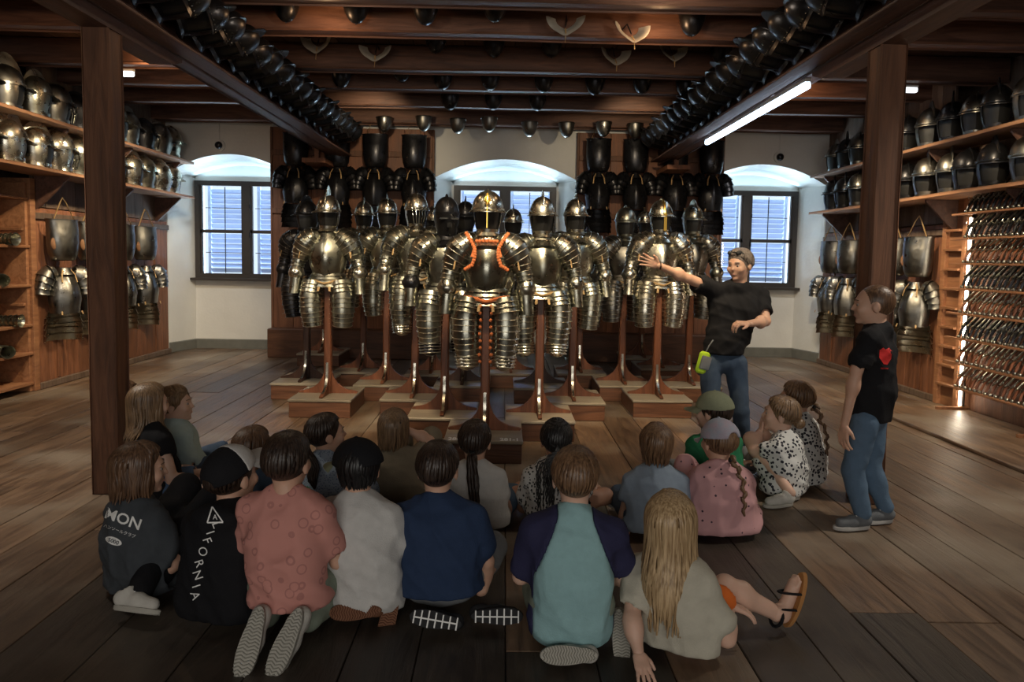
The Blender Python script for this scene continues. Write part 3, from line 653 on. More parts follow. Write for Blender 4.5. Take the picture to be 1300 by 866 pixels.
# ---------------------------------------------------------------- hung cuirasses
def back_plate(m, w=1.):   # backplate hung by its strap, flared at the top edge
    root = empty('hanging_backplate'); g = G()
    g.shell([ell((0, .03, z), a*w, b, 20, a0=-PI*.98, a1=-PI*.02) for z, a, b in ((.0,.172,.10),(-.02,.158,.10),(-.12,.160,.13),(-.25,.160,.135),(-.36,.145,.12),(-.41,.125,.10),(-.425,.11,.08))], .004, False)
    obj('plate', g, m, root)
    if m is not M['black']: obj('arm_cutout', G().ball((-.105*w, -.045, -.25), (.045, .02, .07), 12, 8), M['cutout'], root)
    g = G(); g.tube([(-.10,-.02,.0),(-.03,-.01,.17),(0,0,.22),(.03,-.01,.17),(.10,-.02,.0)], .010, 6, flat=.35); obj('hanging_strap', g, M['strap'], root)
    return root
def half_armour(m, m2):    # breastplate with one or two pauldrons and lamed tassets
    root = empty('hanging_cuirass'); g = G()
    g.shell([ell((0, .02, z), a, b, 22, a0=-PI*.98, a1=-PI*.02, ridge=.12) for z, a, b in ((-.02,.085,.06),(-.05,.115,.085),(-.10,.125,.11),(-.17,.150,.135),(-.27,.165,.15),(-.36,.150,.14),(-.42,.145,.13))], .004, False)
    obj('breastplate', g, m, root)
    te_ = G(); g = G(); lamed(g, [(0,.02,-.40),(0,.0,-.56),(0,.01,-.72)], [.152,.182,.178], [.138,.145,.13], 5, seg=22, a0=-PI*.98, a1=-PI*.02, step=.006, rim=te_); obj('tassets', g, M['steel'] if m is M['steel3'] else m, root); obj('tasset_edge', te_, M['edge'] if m is M['steel3'] else M['steel3'], root)
    g = G()
    for s in (-1, 1): g.tube([(s*.10,-.125,-.395),(s*.105,-.135,-.43)], .008, 6, flat=.5)
    obj('tasset_strap', g, M['strap'], root)
    for s in (-1, 1):
        g = G(); lamed(g, [(s*.09,.0,.0),(s*.17,.0,-.03),(s*.215,0,-.13),(s*.225,0,-.22)], [.07,.095,.075,.062], [.055,.08,.075,.062], 5, seg=18, step=.006); obj('pauldron', g, m2, root)
    g = G(); g.shell([ell((0,.0,z), a, b, 20) for z, a, b in ((.05,.065,.06),(.02,.07,.068),(-.02,.10,.085))], .004); obj('gorget', g, m2, root)
    for s in (-1, 1): obj('shoulder_strap', G().tube([(s*.04,-.05,.03),(s*.065,-.075,-.02),(s*.075,-.10,-.10)], .008, 6, flat=.4), M['strap'], root)
    return root
M['cutout'] = mat('brown_leather_lining', (.25,.125,.06), .7)
BP = {}
def hang(px_loc, rz, z_back, z_cu, mk, words, sc=1.0):
    for kind, z, fn in (('backplate', z_back, lambda: back_plate(M[mk])), ('cuirass', z_cu, lambda: half_armour(M[mk], M[mk]))):
        k = (kind, mk)
        if k in BP: r = copy_tree(BP[k])
        else: r = BP[k] = fn()
        r.location = (px_loc[0], px_loc[1], z); r.rotation_euler = (0, 0, rz); r.scale = (sc,)*3
        tag(r, ('backplate hung by its strap, ' if kind == 'backplate' else 'breastplate with shoulders and lamed skirt, ')+words, 'armour', 'plates hung on the walls and piers')
ordn = ['first', 'second', 'third', 'fourth', 'fifth', 'sixth', 'seventh', 'eighth', 'ninth', 'tenth', 'eleventh', 'twelfth', 'thirteenth', 'fourteenth', 'fifteenth', 'sixteenth', 'seventeenth', 'eighteenth', 'nineteenth', 'twentieth']
for i, y in enumerate((7.68, 8.20, 8.86, 9.42)): hang((XL+.17, y), PI/2-.5, 1.84, 1.26, 'steel3', ordn[i]+' set from the left along the left wall', 1.06)
for i, y in enumerate((7.74, 8.24, 9.30, 9.80)): hang((XR-.17, y), -PI/2+.5, 1.82, 1.26, 'steel3', ordn[i]+' set from the right along the right wall', 1.06)
for i, x in enumerate((-3.02, -2.42, -1.88, -1.32)): hang((x, YB-.30), 0, 3.24, 2.70, 'black', ordn[i]+' black set from the left on the left pier', 1.12)
for i, x in enumerate((1.34, 1.88, 2.46, 2.98)): hang((x, YB-.30), 0, 3.24, 2.70, 'black', ordn[i]+' black set from the left on the right pier', 1.12)
# ---------------------------------------------------------------- helmets on shelves and along the beams
HP = {}
def loose_helmet(kind, mk, loc, rz, words, group, sc=1., rx=0.):
    k = (kind, mk)
    if k in HP: r = copy_tree(HP[k])
    else: r = HP[k] = make_helmet(kind, M[mk])
    r.location = loc; r.rotation_euler = (rx, 0, rz); r.scale = (sc,)*3
    return tag(r, words, 'helmet', group)
kinds = ['round', 'comb', 'close', 'highcomb', 'barred']
def shelf_row(X, s, z, y0, y1, n, mks, where, group, face, jit=.25):
    for i in range(n):
        y = y0+(y1-y0)*(i+.5)/n+random.uniform(-.02, .02); k = (kinds[(i*3+n) % 5] if s > 0 else ('comb', 'round', 'highcomb')[i % 3]); mk = mks[i % len(mks)]
        loose_helmet(k, mk, (X+s*(.24+random.uniform(-.03, .03)), y, z+.004), face+random.uniform(-jit, jit), ordn[i]+' helmet from the near end of '+where, group, random.uniform(1.2, 1.32))
shelf_row(XL, 1, 2.32, 5.9, 10.2, 12, ['steel2', 'steel', 'steel2', 'steel2'], 'the lower left wall shelf', 'helmets on the lower left shelf', PI*.85)
shelf_row(XL, 1, 2.82, 5.9, 10.2, 12, ['steel3', 'black', 'steel3', 'steel'], 'the upper left wall shelf', 'helmets on the upper left shelf', PI*.85)
shelf_row(XR, -1, 2.23, 5.2, 9.85, 13, ['black', 'steel3', 'steel3', 'black'], 'the lower right wall shelf', 'helmets on the lower right shelf', -.5)
shelf_row(XR, -1, 2.75, 5.2, 9.85, 13, ['steel3', 'black', 'steel3', 'black'], 'the upper right wall shelf', 'helmets on the upper right shelf', -.5)
for k, gx in enumerate(GX):
    s = 1 if k == 0 else -1
    for i in range(20):
        y = 3.75+i*.31
        loose_helmet(('comb', 'round')[i % 2], 'black', (gx+s*.115, y, 3.10), random.uniform(-.25, .25)+s*.25, ordn[i]+' dark helmet from the near end of the '+('left', 'right')[k]+' beam plank', 'helmets lined along the '+('left', 'right')[k]+' beam', 1.12).rotation_euler[1] = s*1.15
# pieces hooked under the cross beams
def bowl(m):
    root = empty('hanging_helmet'); g = G(); R = []
    for i in range(8):
        a = PI/2*i/7*.98; R.append(ell((0, 0, -.21*math.sin(a)), .115*math.cos(a)+.002, .12*math.cos(a)+.002, 20))
    g.shell(R[:-1], .004); g.loft(R[-2:], True, 'b'); g.tube([(0,0,-.195),(0,0,-.222)], [.012,.002], 6); obj('bowl', g, m, root)
    obj('hook', G().tube([(0,.0,-.19),(0,.0,.03),(0,.16,.05)], .006, 5), M['ironbar'], root)
    obj('rim', G().shell([ell((0,0,.004), .122,.127,20), ell((0,0,-.012), .125,.13,20)], .006), m, root); return root
def cres(m):
    root = empty('hanging_gorget'); g = G(); R = []
    for r, y in ((.075,.02),(.10,-.005),(.125,-.03),(.14,-.035)):
        th = np.linspace(-PI*.98, -PI*.02, 18); R.append(np.stack([np.cos(th)*r*1.0, np.full(18, y), np.sin(th)*r*.95*(1+.15*np.exp(-((th+PI/2)/.3)**2))], 1))
    A = np.array(R); g.loft(A, False, False); g.loft((A-np.array([0,.004,0])*0+np.array([0,.004,0]))[::-1], False, False); obj('collar_plate', g, m, root)
    obj('strap', G().tube([(-.0,-.01,-.09),(.004,-.03,-.14),(.0,-.03,-.20)], .006, 5, flat=.4), M['strap'], root)
    obj('hook', G().tube([(0,.16,.03),(0,.05,.03),(0,.0,-.07)], .005, 5), M['ironbar'], root); return root
HB = {}
rows = [(5.95, [(363,0,28,'b'),(452,0,30,'b'),(540,0,32,'b'),(628,0,28,'b'),(718,12,45,'c'),(800,22,55,'c'),(878,0,46,'b')]),
 (7.10, [(403,45,66,'c'),(477,45,78,'c'),(553,40,68,'b'),(627,40,73,'b'),(700,40,73,'b'),(780,55,82,'c'),(852,50,78,'c'),(915,50,82,'b')]),
 (7.90, [(433,90,112,'b'),(510,90,104,'b'),(562,92,114,'b'),(622,92,115,'b'),(690,95,118,'b'),(755,96,121,'b'),(815,98,119,'b'),(870,100,124,'b')]),
 (8.80, [(571,115,140,'b'),(626,116,140,'b'),(682,118,141,'b')]),
 (9.95, [(488,145,168,'b'),(538,145,167,'b'),(581,145,170,'b'),(621,145,168,'b'),(672,145,174,'b'),(719,148,175,'b'),(766,150,174,'b'),(806,150,176,'b')])]
for ri, (Yr, its) in enumerate(rows):
    for j, (x, y0, y1, kd) in enumerate(its):
        Y = Yr-.14; p = at(x, y1, Y); mk = {'b': ('steel3' if ri == 4 else 'black'), 'c': 'steel2'}[kd]
        if (kd, mk) in HB: r = copy_tree(HB[(kd, mk)])
        else: r = HB[(kd, mk)] = (bowl(M[mk]) if kd == 'b' else cres(M['pale_steel']))
        sc = .95 if kd == 'b' else 1.15; z = p[2]+(.21 if kd == 'b' else .13)*sc
        r.location = (p[0], Y, z); r.scale = (sc,)*3
        if kd == 'b': r.rotation_euler = (0, 0, random.uniform(-.3,.3))
        else: r.rotation_euler = (random.uniform(-.2,.1), 0, random.uniform(-.4,.4))
        tag(r, '%s hooked under the %s ceiling beam, %s from the left' % ('dark round helmet' if kd == 'b' else 'pale crescent collar plate', ('nearest visible', 'second', 'third', 'fourth', 'farthest hung')[ri], ordn[j]), 'helmet' if kd == 'b' else 'armour', 'pieces hooked under the ceiling beams')
# armour pieces in the shelving unit
def gauntlet(m):
    g = G(); lamed(g, [(0,0,.055),(.11,0,.055),(.26,0,.05)], [.052,.048,.062], [.05,.045,.058], 6, up=(0,0,1), seg=16, step=.005); return g
gm = gauntlet(None).mesh('arm_defence', 40); gm.materials.append(M['steel'])
for i, z in enumerate((.42, .72, 1.14, 1.55)):
    for j in range(8):
        y = 4.7+j*.34
        if i == 3 and j < 5: continue
        r = link('arm_defence', gm, None, None, (XL-.20+.02*(j % 2), y, z+.004), (0, 0, random.uniform(-.5,.5)-.2)); r.scale = (1,)*3
        tag(r, 'steel arm piece, %s from the near end, %s shelf of the left unit' % (ordn[j], ('lowest filled', 'second lowest', 'middle', 'top filled')[i]), 'armour', 'arm pieces in the left shelving unit')
# ---------------------------------------------------------------- pistols
def pistol(mw, L=.46):
    root = empty('flintlock_pistol')      # butt at the origin, barrel along +x
    g = G().tube([(0,0,-.03),(.03,0,-.018),(.07,0,0),(.13,0,.012),(.30,0,.012)], [.012,.015,.015,.014,.010], 7); obj('stock', g, mw, root)
    obj('barrel', G().tube([(.11,0,.028),(L,0,.028)], [.011,.0085], 8), M['steel'], root)
    obj('butt_cap', G().ball((-.012,0,-.036), (.024,.022,.024), 9, 6), M['steel'], root)
    obj('lock', G().box((.09,.012,.0), (.17,.022,.028)).tube([(.12,.02,.02),(.115,.022,.06),(.135,.022,.07)], .005, 5), M['steel'], root)
    return root
M['stockA'] = wood('walnut_stock', (.22,.075,.03), (.12,.04,.018), 0, .4, .3, .1)
pa = pistol(M['stockA']); pb = pistol(M['black']); usedp = [False, False]
for r, z in enumerate(RZ):
    for i in range(27):
        y = 4.93+i*.07
        k = 0 if r in (0, 1, 3, 5) else 1
        src = (pa, pb)[k]
        if usedp[k]: o = copy_tree(src)
        else: o = src; usedp[k] = True
        o.location = (XR-.315, y, z+.045); o.rotation_euler = (random.uniform(-.15,.15), -math.radians(46)+random.uniform(-.05,.05), random.uniform(-.06,.06)); o.scale = (.82,)*3
        tag(o, 'flintlock pistol propped muzzle up in the rack, %s row from the floor' % ordn[r], 'pistol', 'pistols in the %s row of the rack' % ordn[r])
# ================================================================ SOLID MODELLING OF FIGURES (signed distance + surface nets)
def nrm(v): v = np.asarray(v, float); return v/(np.linalg.norm(v)+1e-12)
def frame(fwd, up=(0,0,1)):
    """columns: right, forward, up"""
    f = nrm(fwd); r = nrm(np.cross(f, up)); return np.stack([r, f, np.cross(r, f)], 1)
def S_cone(a, b, ra, rb, k=.02, op='+', fl=None): return ('c', np.asarray(a, float), np.asarray(b, float), ra, rb, k, op, fl)
def S_ell(c, r, M_=None, k=.02, op='+'): return ('e', np.asarray(c, float), np.asarray(r, float), M_ if M_ is not None else np.eye(3), 0, k, op, None)
def sdf_mesh(prims, vox=.01, disp=None, clips=(), pad=.03):
    lo = np.full(3, 1e9); hi = -lo; bb = []
    for p in prims:
        if p[0] == 'c': l = np.minimum(p[1]-p[3], p[2]-p[4]); h = np.maximum(p[1]+p[3], p[2]+p[4])
        else: R = p[2].max(); l = p[1]-R; h = p[1]+R
        bb.append((l, h))
        if p[6] == '+': lo = np.minimum(lo, l); hi = np.maximum(hi, h)
    lo -= pad; hi += pad; n = np.ceil((hi-lo)/vox).astype(int)+1
    ax = [lo[i]+vox*np.arange(n[i]) for i in range(3)]; D = np.full(n, .5, np.float32)
    for p, (l, h) in zip(prims, bb):
        mg = p[5]+2.5*vox+.012; i0 = np.clip(((l-mg-lo)/vox).astype(int), 0, n-1); i1 = np.clip(((h+mg-lo)/vox).astype(int)+2, 1, n)
        sl = tuple(slice(a, b) for a, b in zip(i0, i1))
        X = ax[0][sl[0]][:, None, None]; Y = ax[1][sl[1]][None, :, None]; Z = ax[2][sl[2]][None, None, :]
        if p[0] == 'c':
            a, b = p[1], p[2]; ba = b-a; L2 = ba@ba+1e-12
            x, y, z = X-a[0], Y-a[1], Z-a[2]; t = np.clip((x*ba[0]+y*ba[1]+z*ba[2])/L2, 0, 1)
            dx, dy, dz = x-t*ba[0], y-t*ba[1], z-t*ba[2]
            if p[7] is not None:   # squash along a direction
                fd, fk = p[7]; s = dx*fd[0]+dy*fd[1]+dz*fd[2]; q = dx*dx+dy*dy+dz*dz+s*s*(fk*fk-1)
            else: q = dx*dx+dy*dy+dz*dz
            d = np.sqrt(q)-(p[3]+t*(p[4]-p[3]))
        else:
            x, y, z = X-p[1][0], Y-p[1][1], Z-p[1][2]; m = p[3]; r = p[2]
            u = (x*m[0,0]+y*m[1,0]+z*m[2,0]); v = (x*m[0,1]+y*m[1,1]+z*m[2,1]); w = (x*m[0,2]+y*m[1,2]+z*m[2,2])
            k0 = np.sqrt((u/r[0])**2+(v/r[1])**2+(w/r[2])**2); k1 = np.sqrt((u/r[0]**2)**2+(v/r[1]**2)**2+(w/r[2]**2)**2)
            d = k0*(k0-1)/(k1+1e-9)
        E_ = D[sl]; k = p[5]
        if p[6] == '+': hh = np.clip(.5+.5*(E_-d)/k, 0, 1); D[sl] = E_+(d-E_)*hh-k*hh*(1-hh)
        else: d = -d; hh = np.clip(.5-.5*(E_-d)/k, 0, 1); D[sl] = E_+(d-E_)*hh+k*hh*(1-hh)
    if disp is not None or clips:
        X, Y, Z = np.meshgrid(*ax, indexing='ij', sparse=True)
        if disp is not None: D = D+disp(X, Y, Z)
        for c in clips: D = np.maximum(D, c(X, Y, Z))
    D[0] = D[-1] = .5; D[:, 0] = D[:, -1] = .5; D[:, :, 0] = D[:, :, -1] = .5
    return nets(D, lo, vox)
def nets(D, lo, vox):
    S = D < 0; n = np.array(D.shape); c = n-1; cnt = np.zeros(c, np.int8); pos = np.zeros((*c, 3), np.float32); k = np.zeros(c, np.int8)
    cor = [(i, j, l) for i in (0,1) for j in (0,1) for l in (0,1)]
    for i, j, l in cor: k += S[i:i+c[0], j:j+c[1], l:l+c[2]]
    act = (k > 0) & (k < 8); idx = np.argwhere(act)
    if len(idx) == 0: return np.zeros((0, 3)), []
    P = np.zeros((len(idx), 3)); W = np.zeros(len(idx)); cv = {}
    for q in cor: cv[q] = D[idx[:,0]+q[0], idx[:,1]+q[1], idx[:,2]+q[2]]
    for a in cor:
        for ax_ in range(3):
            if a[ax_] == 1: continue
            b = list(a); b[ax_] = 1; b = tuple(b); va, vb = cv[a], cv[b]; cr = (va < 0) != (vb < 0)
            t = np.where(cr, va/np.where(cr, va-vb, 1), 0); pt = np.tile(np.array(a, float), (len(idx), 1)); pt[:, ax_] += t
            P += pt*cr[:, None]; W += cr
    V = lo+(idx+P/W[:, None])*vox
    ID = np.full(c, -1, np.int64); ID[act] = np.arange(len(idx)); Fs = []
    for a in range(3):
        u, v = (a+1) % 3, (a+2) % 3; s0 = [slice(None)]*3; s1 = [slice(None)]*3; s0[a] = slice(0, -1); s1[a] = slice(1, None)
        A, B = S[tuple(s0)], S[tuple(s1)]; cr = A != B; e = np.argwhere(cr); e = e[(e[:, u] > 0) & (e[:, v] > 0) & (e[:, u] < n[u]-1) & (e[:, v] < n[v]-1)]
        q = []
        for du, dv in ((-1,-1),(0,-1),(0,0),(-1,0)):
            g_ = e.copy(); g_[:, u] += du; g_[:, v] += dv; q.append(ID[g_[:,0], g_[:,1], g_[:,2]])
        q = np.stack(q, 1); fl_ = A[e[:,0], e[:,1], e[:,2]]; q[~fl_] = q[~fl_][:, ::-1]; Fs.append(q)
    return V, np.concatenate(Fs)
def fast_mesh(name, parts, m, parent, off, smooth=True):
    V = []; Q = []; n = 0
    for v, q in parts:
        if len(v) == 0: continue
        V.append(v); q = np.asarray(q)+n; Q.append(q); n += len(v)
    V = np.concatenate(V)-off; me = bpy.data.meshes.new(name); me.vertices.add(len(V)); me.vertices.foreach_set('co', V.astype(np.float32).ravel())
    nq = sum(len(q) for q in Q); loops = np.concatenate([q.ravel() for q in Q]); st = []; s = 0
    tot = []
    for q in Q: st.append(s+np.arange(len(q))*q.shape[1]); tot.append(np.full(len(q), q.shape[1])); s += q.size
    me.loops.add(len(loops)); me.loops.foreach_set('vertex_index', loops.astype(np.int32)); me.polygons.add(nq)
    me.polygons.foreach_set('loop_start', np.concatenate(st).astype(np.int32))
    me.update(calc_edges=True)
    if smooth: me.polygons.foreach_set('use_smooth', np.ones(nq, bool))
    me.validate(); return link(name, me, m, parent)
def folds(A=.004, seed=0, k=26, dirs=None):
    r = np.random.RandomState(seed); ws = [(r.randn(3), r.rand()*6) for _ in range(5)]
    def f(X, Y, Z):
        o = 0
        for w, ph in ws:
            w = w/np.linalg.norm(w)*np.array([1, 1, .75]); q = np.sin(k*(w[0]*X+w[1]*Y+w[2]*Z)+ph+1.8*np.sin(9*Z+7*X+ph)); o = o+.5*q-1.3*(1-np.abs(q))**2
        return A*(o/2.2+.25)
    return f
def below(z): return lambda X, Y, Z: Z-z+0*X+0*Y
def above(z): return lambda X, Y, Z: z-Z+0*X+0*Y
def plane(p, n_): n_ = nrm(n_); return lambda X, Y, Z: (X-p[0])*n_[0]+(Y-p[1])*n_[1]+(Z-p[2])*n_[2]
# ------------------------------------------------ hand: palm, four jointed fingers, thumb
def hand(Wr, d, n_, side, s=1., curl=.35, spread=.12, curls=None):
    """Wr wrist, d pointing direction, n_ palm normal (towards palm side), side +1 thumb on cross(d,n) side"""
    d = nrm(d); n_ = nrm(np.asarray(n_)-d*np.dot(n_, d)); u = np.cross(d, n_)*side; P = []
    P.append(S_cone(Wr-d*.015*s, Wr+d*.02*s, .021*s, .022*s, .012, fl=(n_, 1.25)))
    for j in range(4):
        o = (j-1.5)*.0175*s; P.append(S_cone(Wr+d*.018*s+u*o*.7, Wr+d*.072*s+u*o, .0135*s, .0115*s, .008, fl=(n_, 1.15)))
        L = (.062, .076, .080, .070)[j]*s; c = (curls[j] if curls else curl); b = Wr+d*(.074, .080, .080, .076)[j]*s+u*o; dd = nrm(d+u*(j-1.5)*spread)
        for q, (f_, r0, r1) in enumerate(((.45,.0088,.0082),(.30,.0080,.0074),(.25,.0072,.0062))):
            a = c*(.6, 1.1, 1.5)[q]; e = nrm(dd*math.cos(a)+n_*math.sin(a)); nb = b+e*L*f_; P.append(S_cone(b, nb, r0*s, r1*s, .003)); b = nb
            dd = nrm(dd*math.cos(a*.55)+n_*math.sin(a*.55))
    b = Wr+d*.022*s+u*.024*s+n_*.004*s; e = nrm(d*.65+u*.75+n_*.25); P.append(S_cone(Wr+d*.01*s+u*.01*s, b+e*.02*s, .014*s, .0115*s, .008))
    b1 = b+e*.030*s; e2 = nrm(d*.9+u*.35+n_*.3); P.append(S_cone(b, b1, .0115*s, .0095*s, .005)); P.append(S_cone(b1, b1+e2*.028*s, .0092*s, .0078*s, .003))
    return P
# ------------------------------------------------ shoe in local space (toe +y, sole down)
def foot_outline(s, grow=0.):
    t = np.linspace(0, 2*PI, 29)[:-1]; y = -np.cos(t); x = np.sin(t)
    w = .030+.010*np.clip((y+.2)/1.0, -1, 1); w = np.where(y < -.6, .031, w)
    X = (x*(w+grow)*np.where(abs(y) > .8, 1.02, 1)); X = np.sign(X)*np.abs(X)**.9*.78; X = x*(w+grow)
    return np.stack([X*s, (.095+y*(.112+grow))*s], 1)
def shoe_parts(mu, ms, mtr, s=1., style='trainer', tread='bars'):
    P = [S_cone((0,.01,.038),(0,.09,.040),.031,.034,.02), S_cone((0,.09,.036),(0,.165,.030),.034,.030,.02), S_cone((0,.0,.045),(0,.03,.075),.030,.030,.02)]
    V, Q = sdf_mesh([(p[0], p[1]*s, p[2]*s, p[3]*s, p[4]*s, p[5]*s, '+', None) for p in P]+[S_cone(np.array((0,.012,.09))*s, np.array((0,.018,.14))*s, .026*s, .03*s, .006, '-')], .0065, None, [above(.010*s)], pad=.02)
    root = fast_mesh('shoe', [(V, Q)], mu, None, np.zeros(3))
    o = foot_outline(s, .004); R = []
    for z, k in ((-.008, .96), (-.006, 1.0), (.010, 1.02), (.014, .98)): R.append(np.column_stack([o[:,0]*k, (o[:,1]-.095*s)*k+.095*s, np.full(len(o), z*s)]))
    so = obj('sole', G().loft(R), ms, root, 30)
    g = G()
    if tread == 'bars':
        for y in np.linspace(.0, .19, 7): w = np.interp(y, (0,.06,.13,.19), (.026,.027,.036,.026)); g.box((-w*s, (y-.003)*s, -.0115*s), (w*s, (y+.003)*s, -.007*s))
        g.box((-.003*s, 0, -.011*s), (.003*s, .19*s, -.007*s))
    elif tread == 'waves':
        for y in np.linspace(-.006, .196, 19):
            w = np.interp(y, (-.01,.02,.06,.13,.18,.2), (.015,.027,.028,.037,.030,.018))*s
            g.tube([(x*w, (y+.004*math.cos(x*6))*s, -.008*s) for x in np.linspace(-1, 1, 9)], .0025*s, 4)
    if tread: obj('tread', g, mtr, root, 30); 
    if style == 'trainer':
        g = G()
        for k in range(4): g.tube([(-.016*s, (.075+.016*k)*s, (.073-.004*k)*s), (.016*s, (.068+.016*k)*s, (.075-.004*k)*s)], .003*s, 5)
        obj('lace', g, M['white'], root)
    return root
# ------------------------------------------------ skin, hair
def skinmat(name, c): 
    m = mat(name, c, .55, bump=.08, bscale=120, vary=.12, vscale=14); b = m.node_tree.nodes['Principled BSDF']; b.inputs['Subsurface Weight'].default_value = .12; b.inputs['Subsurface Radius'].default_value = (.02,.008,.005); return m
M['skinA'] = skinmat('light_skin', (.62,.37,.26)); M['skinB'] = skinmat('fair_skin', (.68,.43,.32)); M['skinC'] = skinmat('tan_skin', (.42,.22,.14))
def hairmat(name, a, b_):
    m = bpy.data.materials.new(name); m.use_nodes = True; nt = m.node_tree; N = nt.nodes; Lk = nt.links; b = N['Principled BSDF']; b.inputs['Roughness'].default_value = .42
    tc = N.new('ShaderNodeTexCoord'); mp = N.new('ShaderNodeMapping'); mp.inputs['Scale'].default_value = (60, 60, 5); n = N.new('ShaderNodeTexNoise'); n.inputs['Scale'].default_value = 2; n.inputs['Detail'].default_value = 3
    Lk.new(tc.outputs['Object'], mp.inputs[0]); Lk.new(mp.outputs[0], n.inputs['Vector']); r = N.new('ShaderNodeValToRGB'); r.color_ramp.elements[0].position = .35; r.color_ramp.elements[1].position = .65
    r.color_ramp.elements[0].color = (*b_, 1); r.color_ramp.elements[1].color = (*a, 1); Lk.new(n.outputs['Fac'], r.inputs[0]); Lk.new(r.outputs[0], b.inputs['Base Color'])
    bp = N.new('ShaderNodeBump'); bp.inputs['Strength'].default_value = .5; bp.inputs['Distance'].default_value = .004; Lk.new(n.outputs['Fac'], bp.inputs['Height']); Lk.new(bp.outputs[0], b.inputs['Normal']); return m
for k, (a, b_) in dict(brown=((.16,.085,.045),(.06,.03,.016)), dark=((.050,.030,.020),(.016,.010,.008)), black=((.016,.014,.014),(.006,.006,.006)), blond=((.58,.41,.23),(.27,.17,.08)), fair=((.26,.16,.085),(.11,.065,.035)), sandy=((.22,.125,.065),(.09,.048,.026)), grey=((.24,.20,.17),(.08,.06,.05))).items(): M['h_'+k] = hairmat('hair_'+k, a, b_)
M['eye'] = mat('eye_white', (.42,.38,.35), .35); M['iris'] = mat('iris', (.03,.02,.015), .2); M['lip'] = mat('lips', (.50,.20,.17), .5)
def head_prims(H, Fm, s):
    L = lambda x, y, z: H+Fm@np.array([x, y, z])*s
    P = [S_ell(L(0,-.012,.022), np.array([.074,.092,.086])*s, Fm), S_ell(L(0,.022,-.048), np.array([.053,.058,.058])*s, Fm, .03*s), S_ell(L(0,.045,-.01), np.array([.055,.045,.065])*s, Fm, .02*s)]
    for q in (-1, 1):
        P.append(S_ell(L(q*.030,.088,.004), np.array([.016,.012,.011])*s, Fm, .012*s, '-'))
        P.append(S_ell(L(q*.040,.062,-.024), np.array([.022,.02,.022])*s, Fm, .015*s))
        P.append(S_ell(L(q*.076,-.006,-.008), np.array([.009,.020,.031])*s, Fm, .006*s))
    P += [S_cone(L(0,.086,.006), L(0,.099,-.022), .0065*s, .0095*s, .008*s), S_ell(L(0,.082,-.052), np.array([.021,.009,.0055])*s, Fm, .004*s), S_ell(L(0,.079,-.062), np.array([.018,.009,.006])*s, Fm, .004*s), S_ell(L(0,.066,-.088), np.array([.020,.016,.014])*s, Fm, .012*s),
          S_ell(L(0,.078,.022), np.array([.045,.012,.008])*s, Fm, .012*s)]
    return P, L
def locks(H, Fm, s, n=150, length=0., kind='short', seed=1, spine=None, hl=1.0, w=.011, droop=None):
    """tufts of hair that follow the scalp and then fall; returns list of (V, Q)"""
    r = np.random.RandomState(seed); g = G(); R0 = np.array([.083,.103,.097])*s*hl; C = H+Fm@np.array([0,-.012,.024])*s
    for i in range(n):
        az = (i+.5*r.rand())/n*2*PI*5.0 % (2*PI)   # azimuth, 0 = face
        da = abs((az+PI) % (2*PI)-PI); face = da < 1.05
        end = np.interp(da, (0, .7, 1.05, 1.35, 2.0, PI), (.95, 1.0, 1.25, 1.55, 1.95, 2.12))+r.uniform(-.08,.08)
        if kind in ('long', 'bob') and da > .85: end = 1.62
        st = r.uniform(.02, end*.6) if i % 3 else .05; m = 9; P = []
        for q in range(m):
            ph = st+(end-st)*q/(m-1); rr = 1.0+.035*math.sin(PI*min(1, (q+.3)/m))+.02*r.rand()
            l = np.array([math.sin(az+.10*ph)*math.sin(ph), math.cos(az+.10*ph)*math.sin(ph), math.cos(ph)])*R0*rr; P.append(C+Fm@l)
        if length > 0 and da > .85:
            L_ = length*s*r.uniform(.68, 1.08); k = 9; p = P[-1].copy(); out = p-C; out[2] = 0; out = nrm(out); sw = r.uniform(-.02, .02); tn = np.array([-out[1], out[0], 0])
            for q in range(k):
                t = (q+1)/k; p2 = P[m-1]+np.array([0,0,-1])*L_*t+tn*sw*math.sin(t*2.6)-out*.018*s*math.sin(t*PI*.5)*(1 if kind == 'bob' else .2)
                if spine is not None:
                    a, b = spine['N'], spine['S']; tt = np.clip((a[2]-p2[2])/(a[2]-b[2]+1e-6), -.3, 1.2); ax_ = a+(b-a)*tt; f = spine['f']; rt = spine['rt']
                    u_ = (p2-ax_)@rt; v_ = (p2-ax_)@f; hw = spine['w']*np.interp(tt, (-.3,-.05,.12,.3,1.2), (.2,.35,1.1,1.0,1.0)); hd = np.interp(tt, (-.3,0,.15,1.2), (.06,.095,.14,.15)); e = math.sqrt((u_/hw)**2+(v_/hd)**2)+1e-6
                    if e < 1.04: p2 = p2+rt*u_*(1.04/e-1)*.4+f*v_*(1.04/e-1)
                P.append(p2)
        P = np.array(P); N_ = len(P)
        for _ in range(3 if N_ > 9 else 0): P[2:-1] = .5*P[2:-1]+.25*(P[1:-2]+P[3:])
        wd = w*s*r.uniform(.8, 1.3)*np.interp(np.linspace(0,1,N_), (0,.2,.75,1), (.5,1.15,1.0,.15))
        Tn = np.gradient(P, axis=0); rings = []
        for q in range(N_):
            t = nrm(Tn[q]); o = nrm(P[q]-(C+np.array([0,0,min(0, P[q][2]-C[2])]))); sd = nrm(np.cross(t, o)); o = np.cross(sd, t)
            rings.append([P[q]+sd*wd[q], P[q]+o*wd[q]*.45, P[q]-sd*wd[q], P[q]-o*wd[q]*.35])
        g.loft(rings, True, False)
    return np.concatenate(g.V), np.array([f for f in g.Fc])
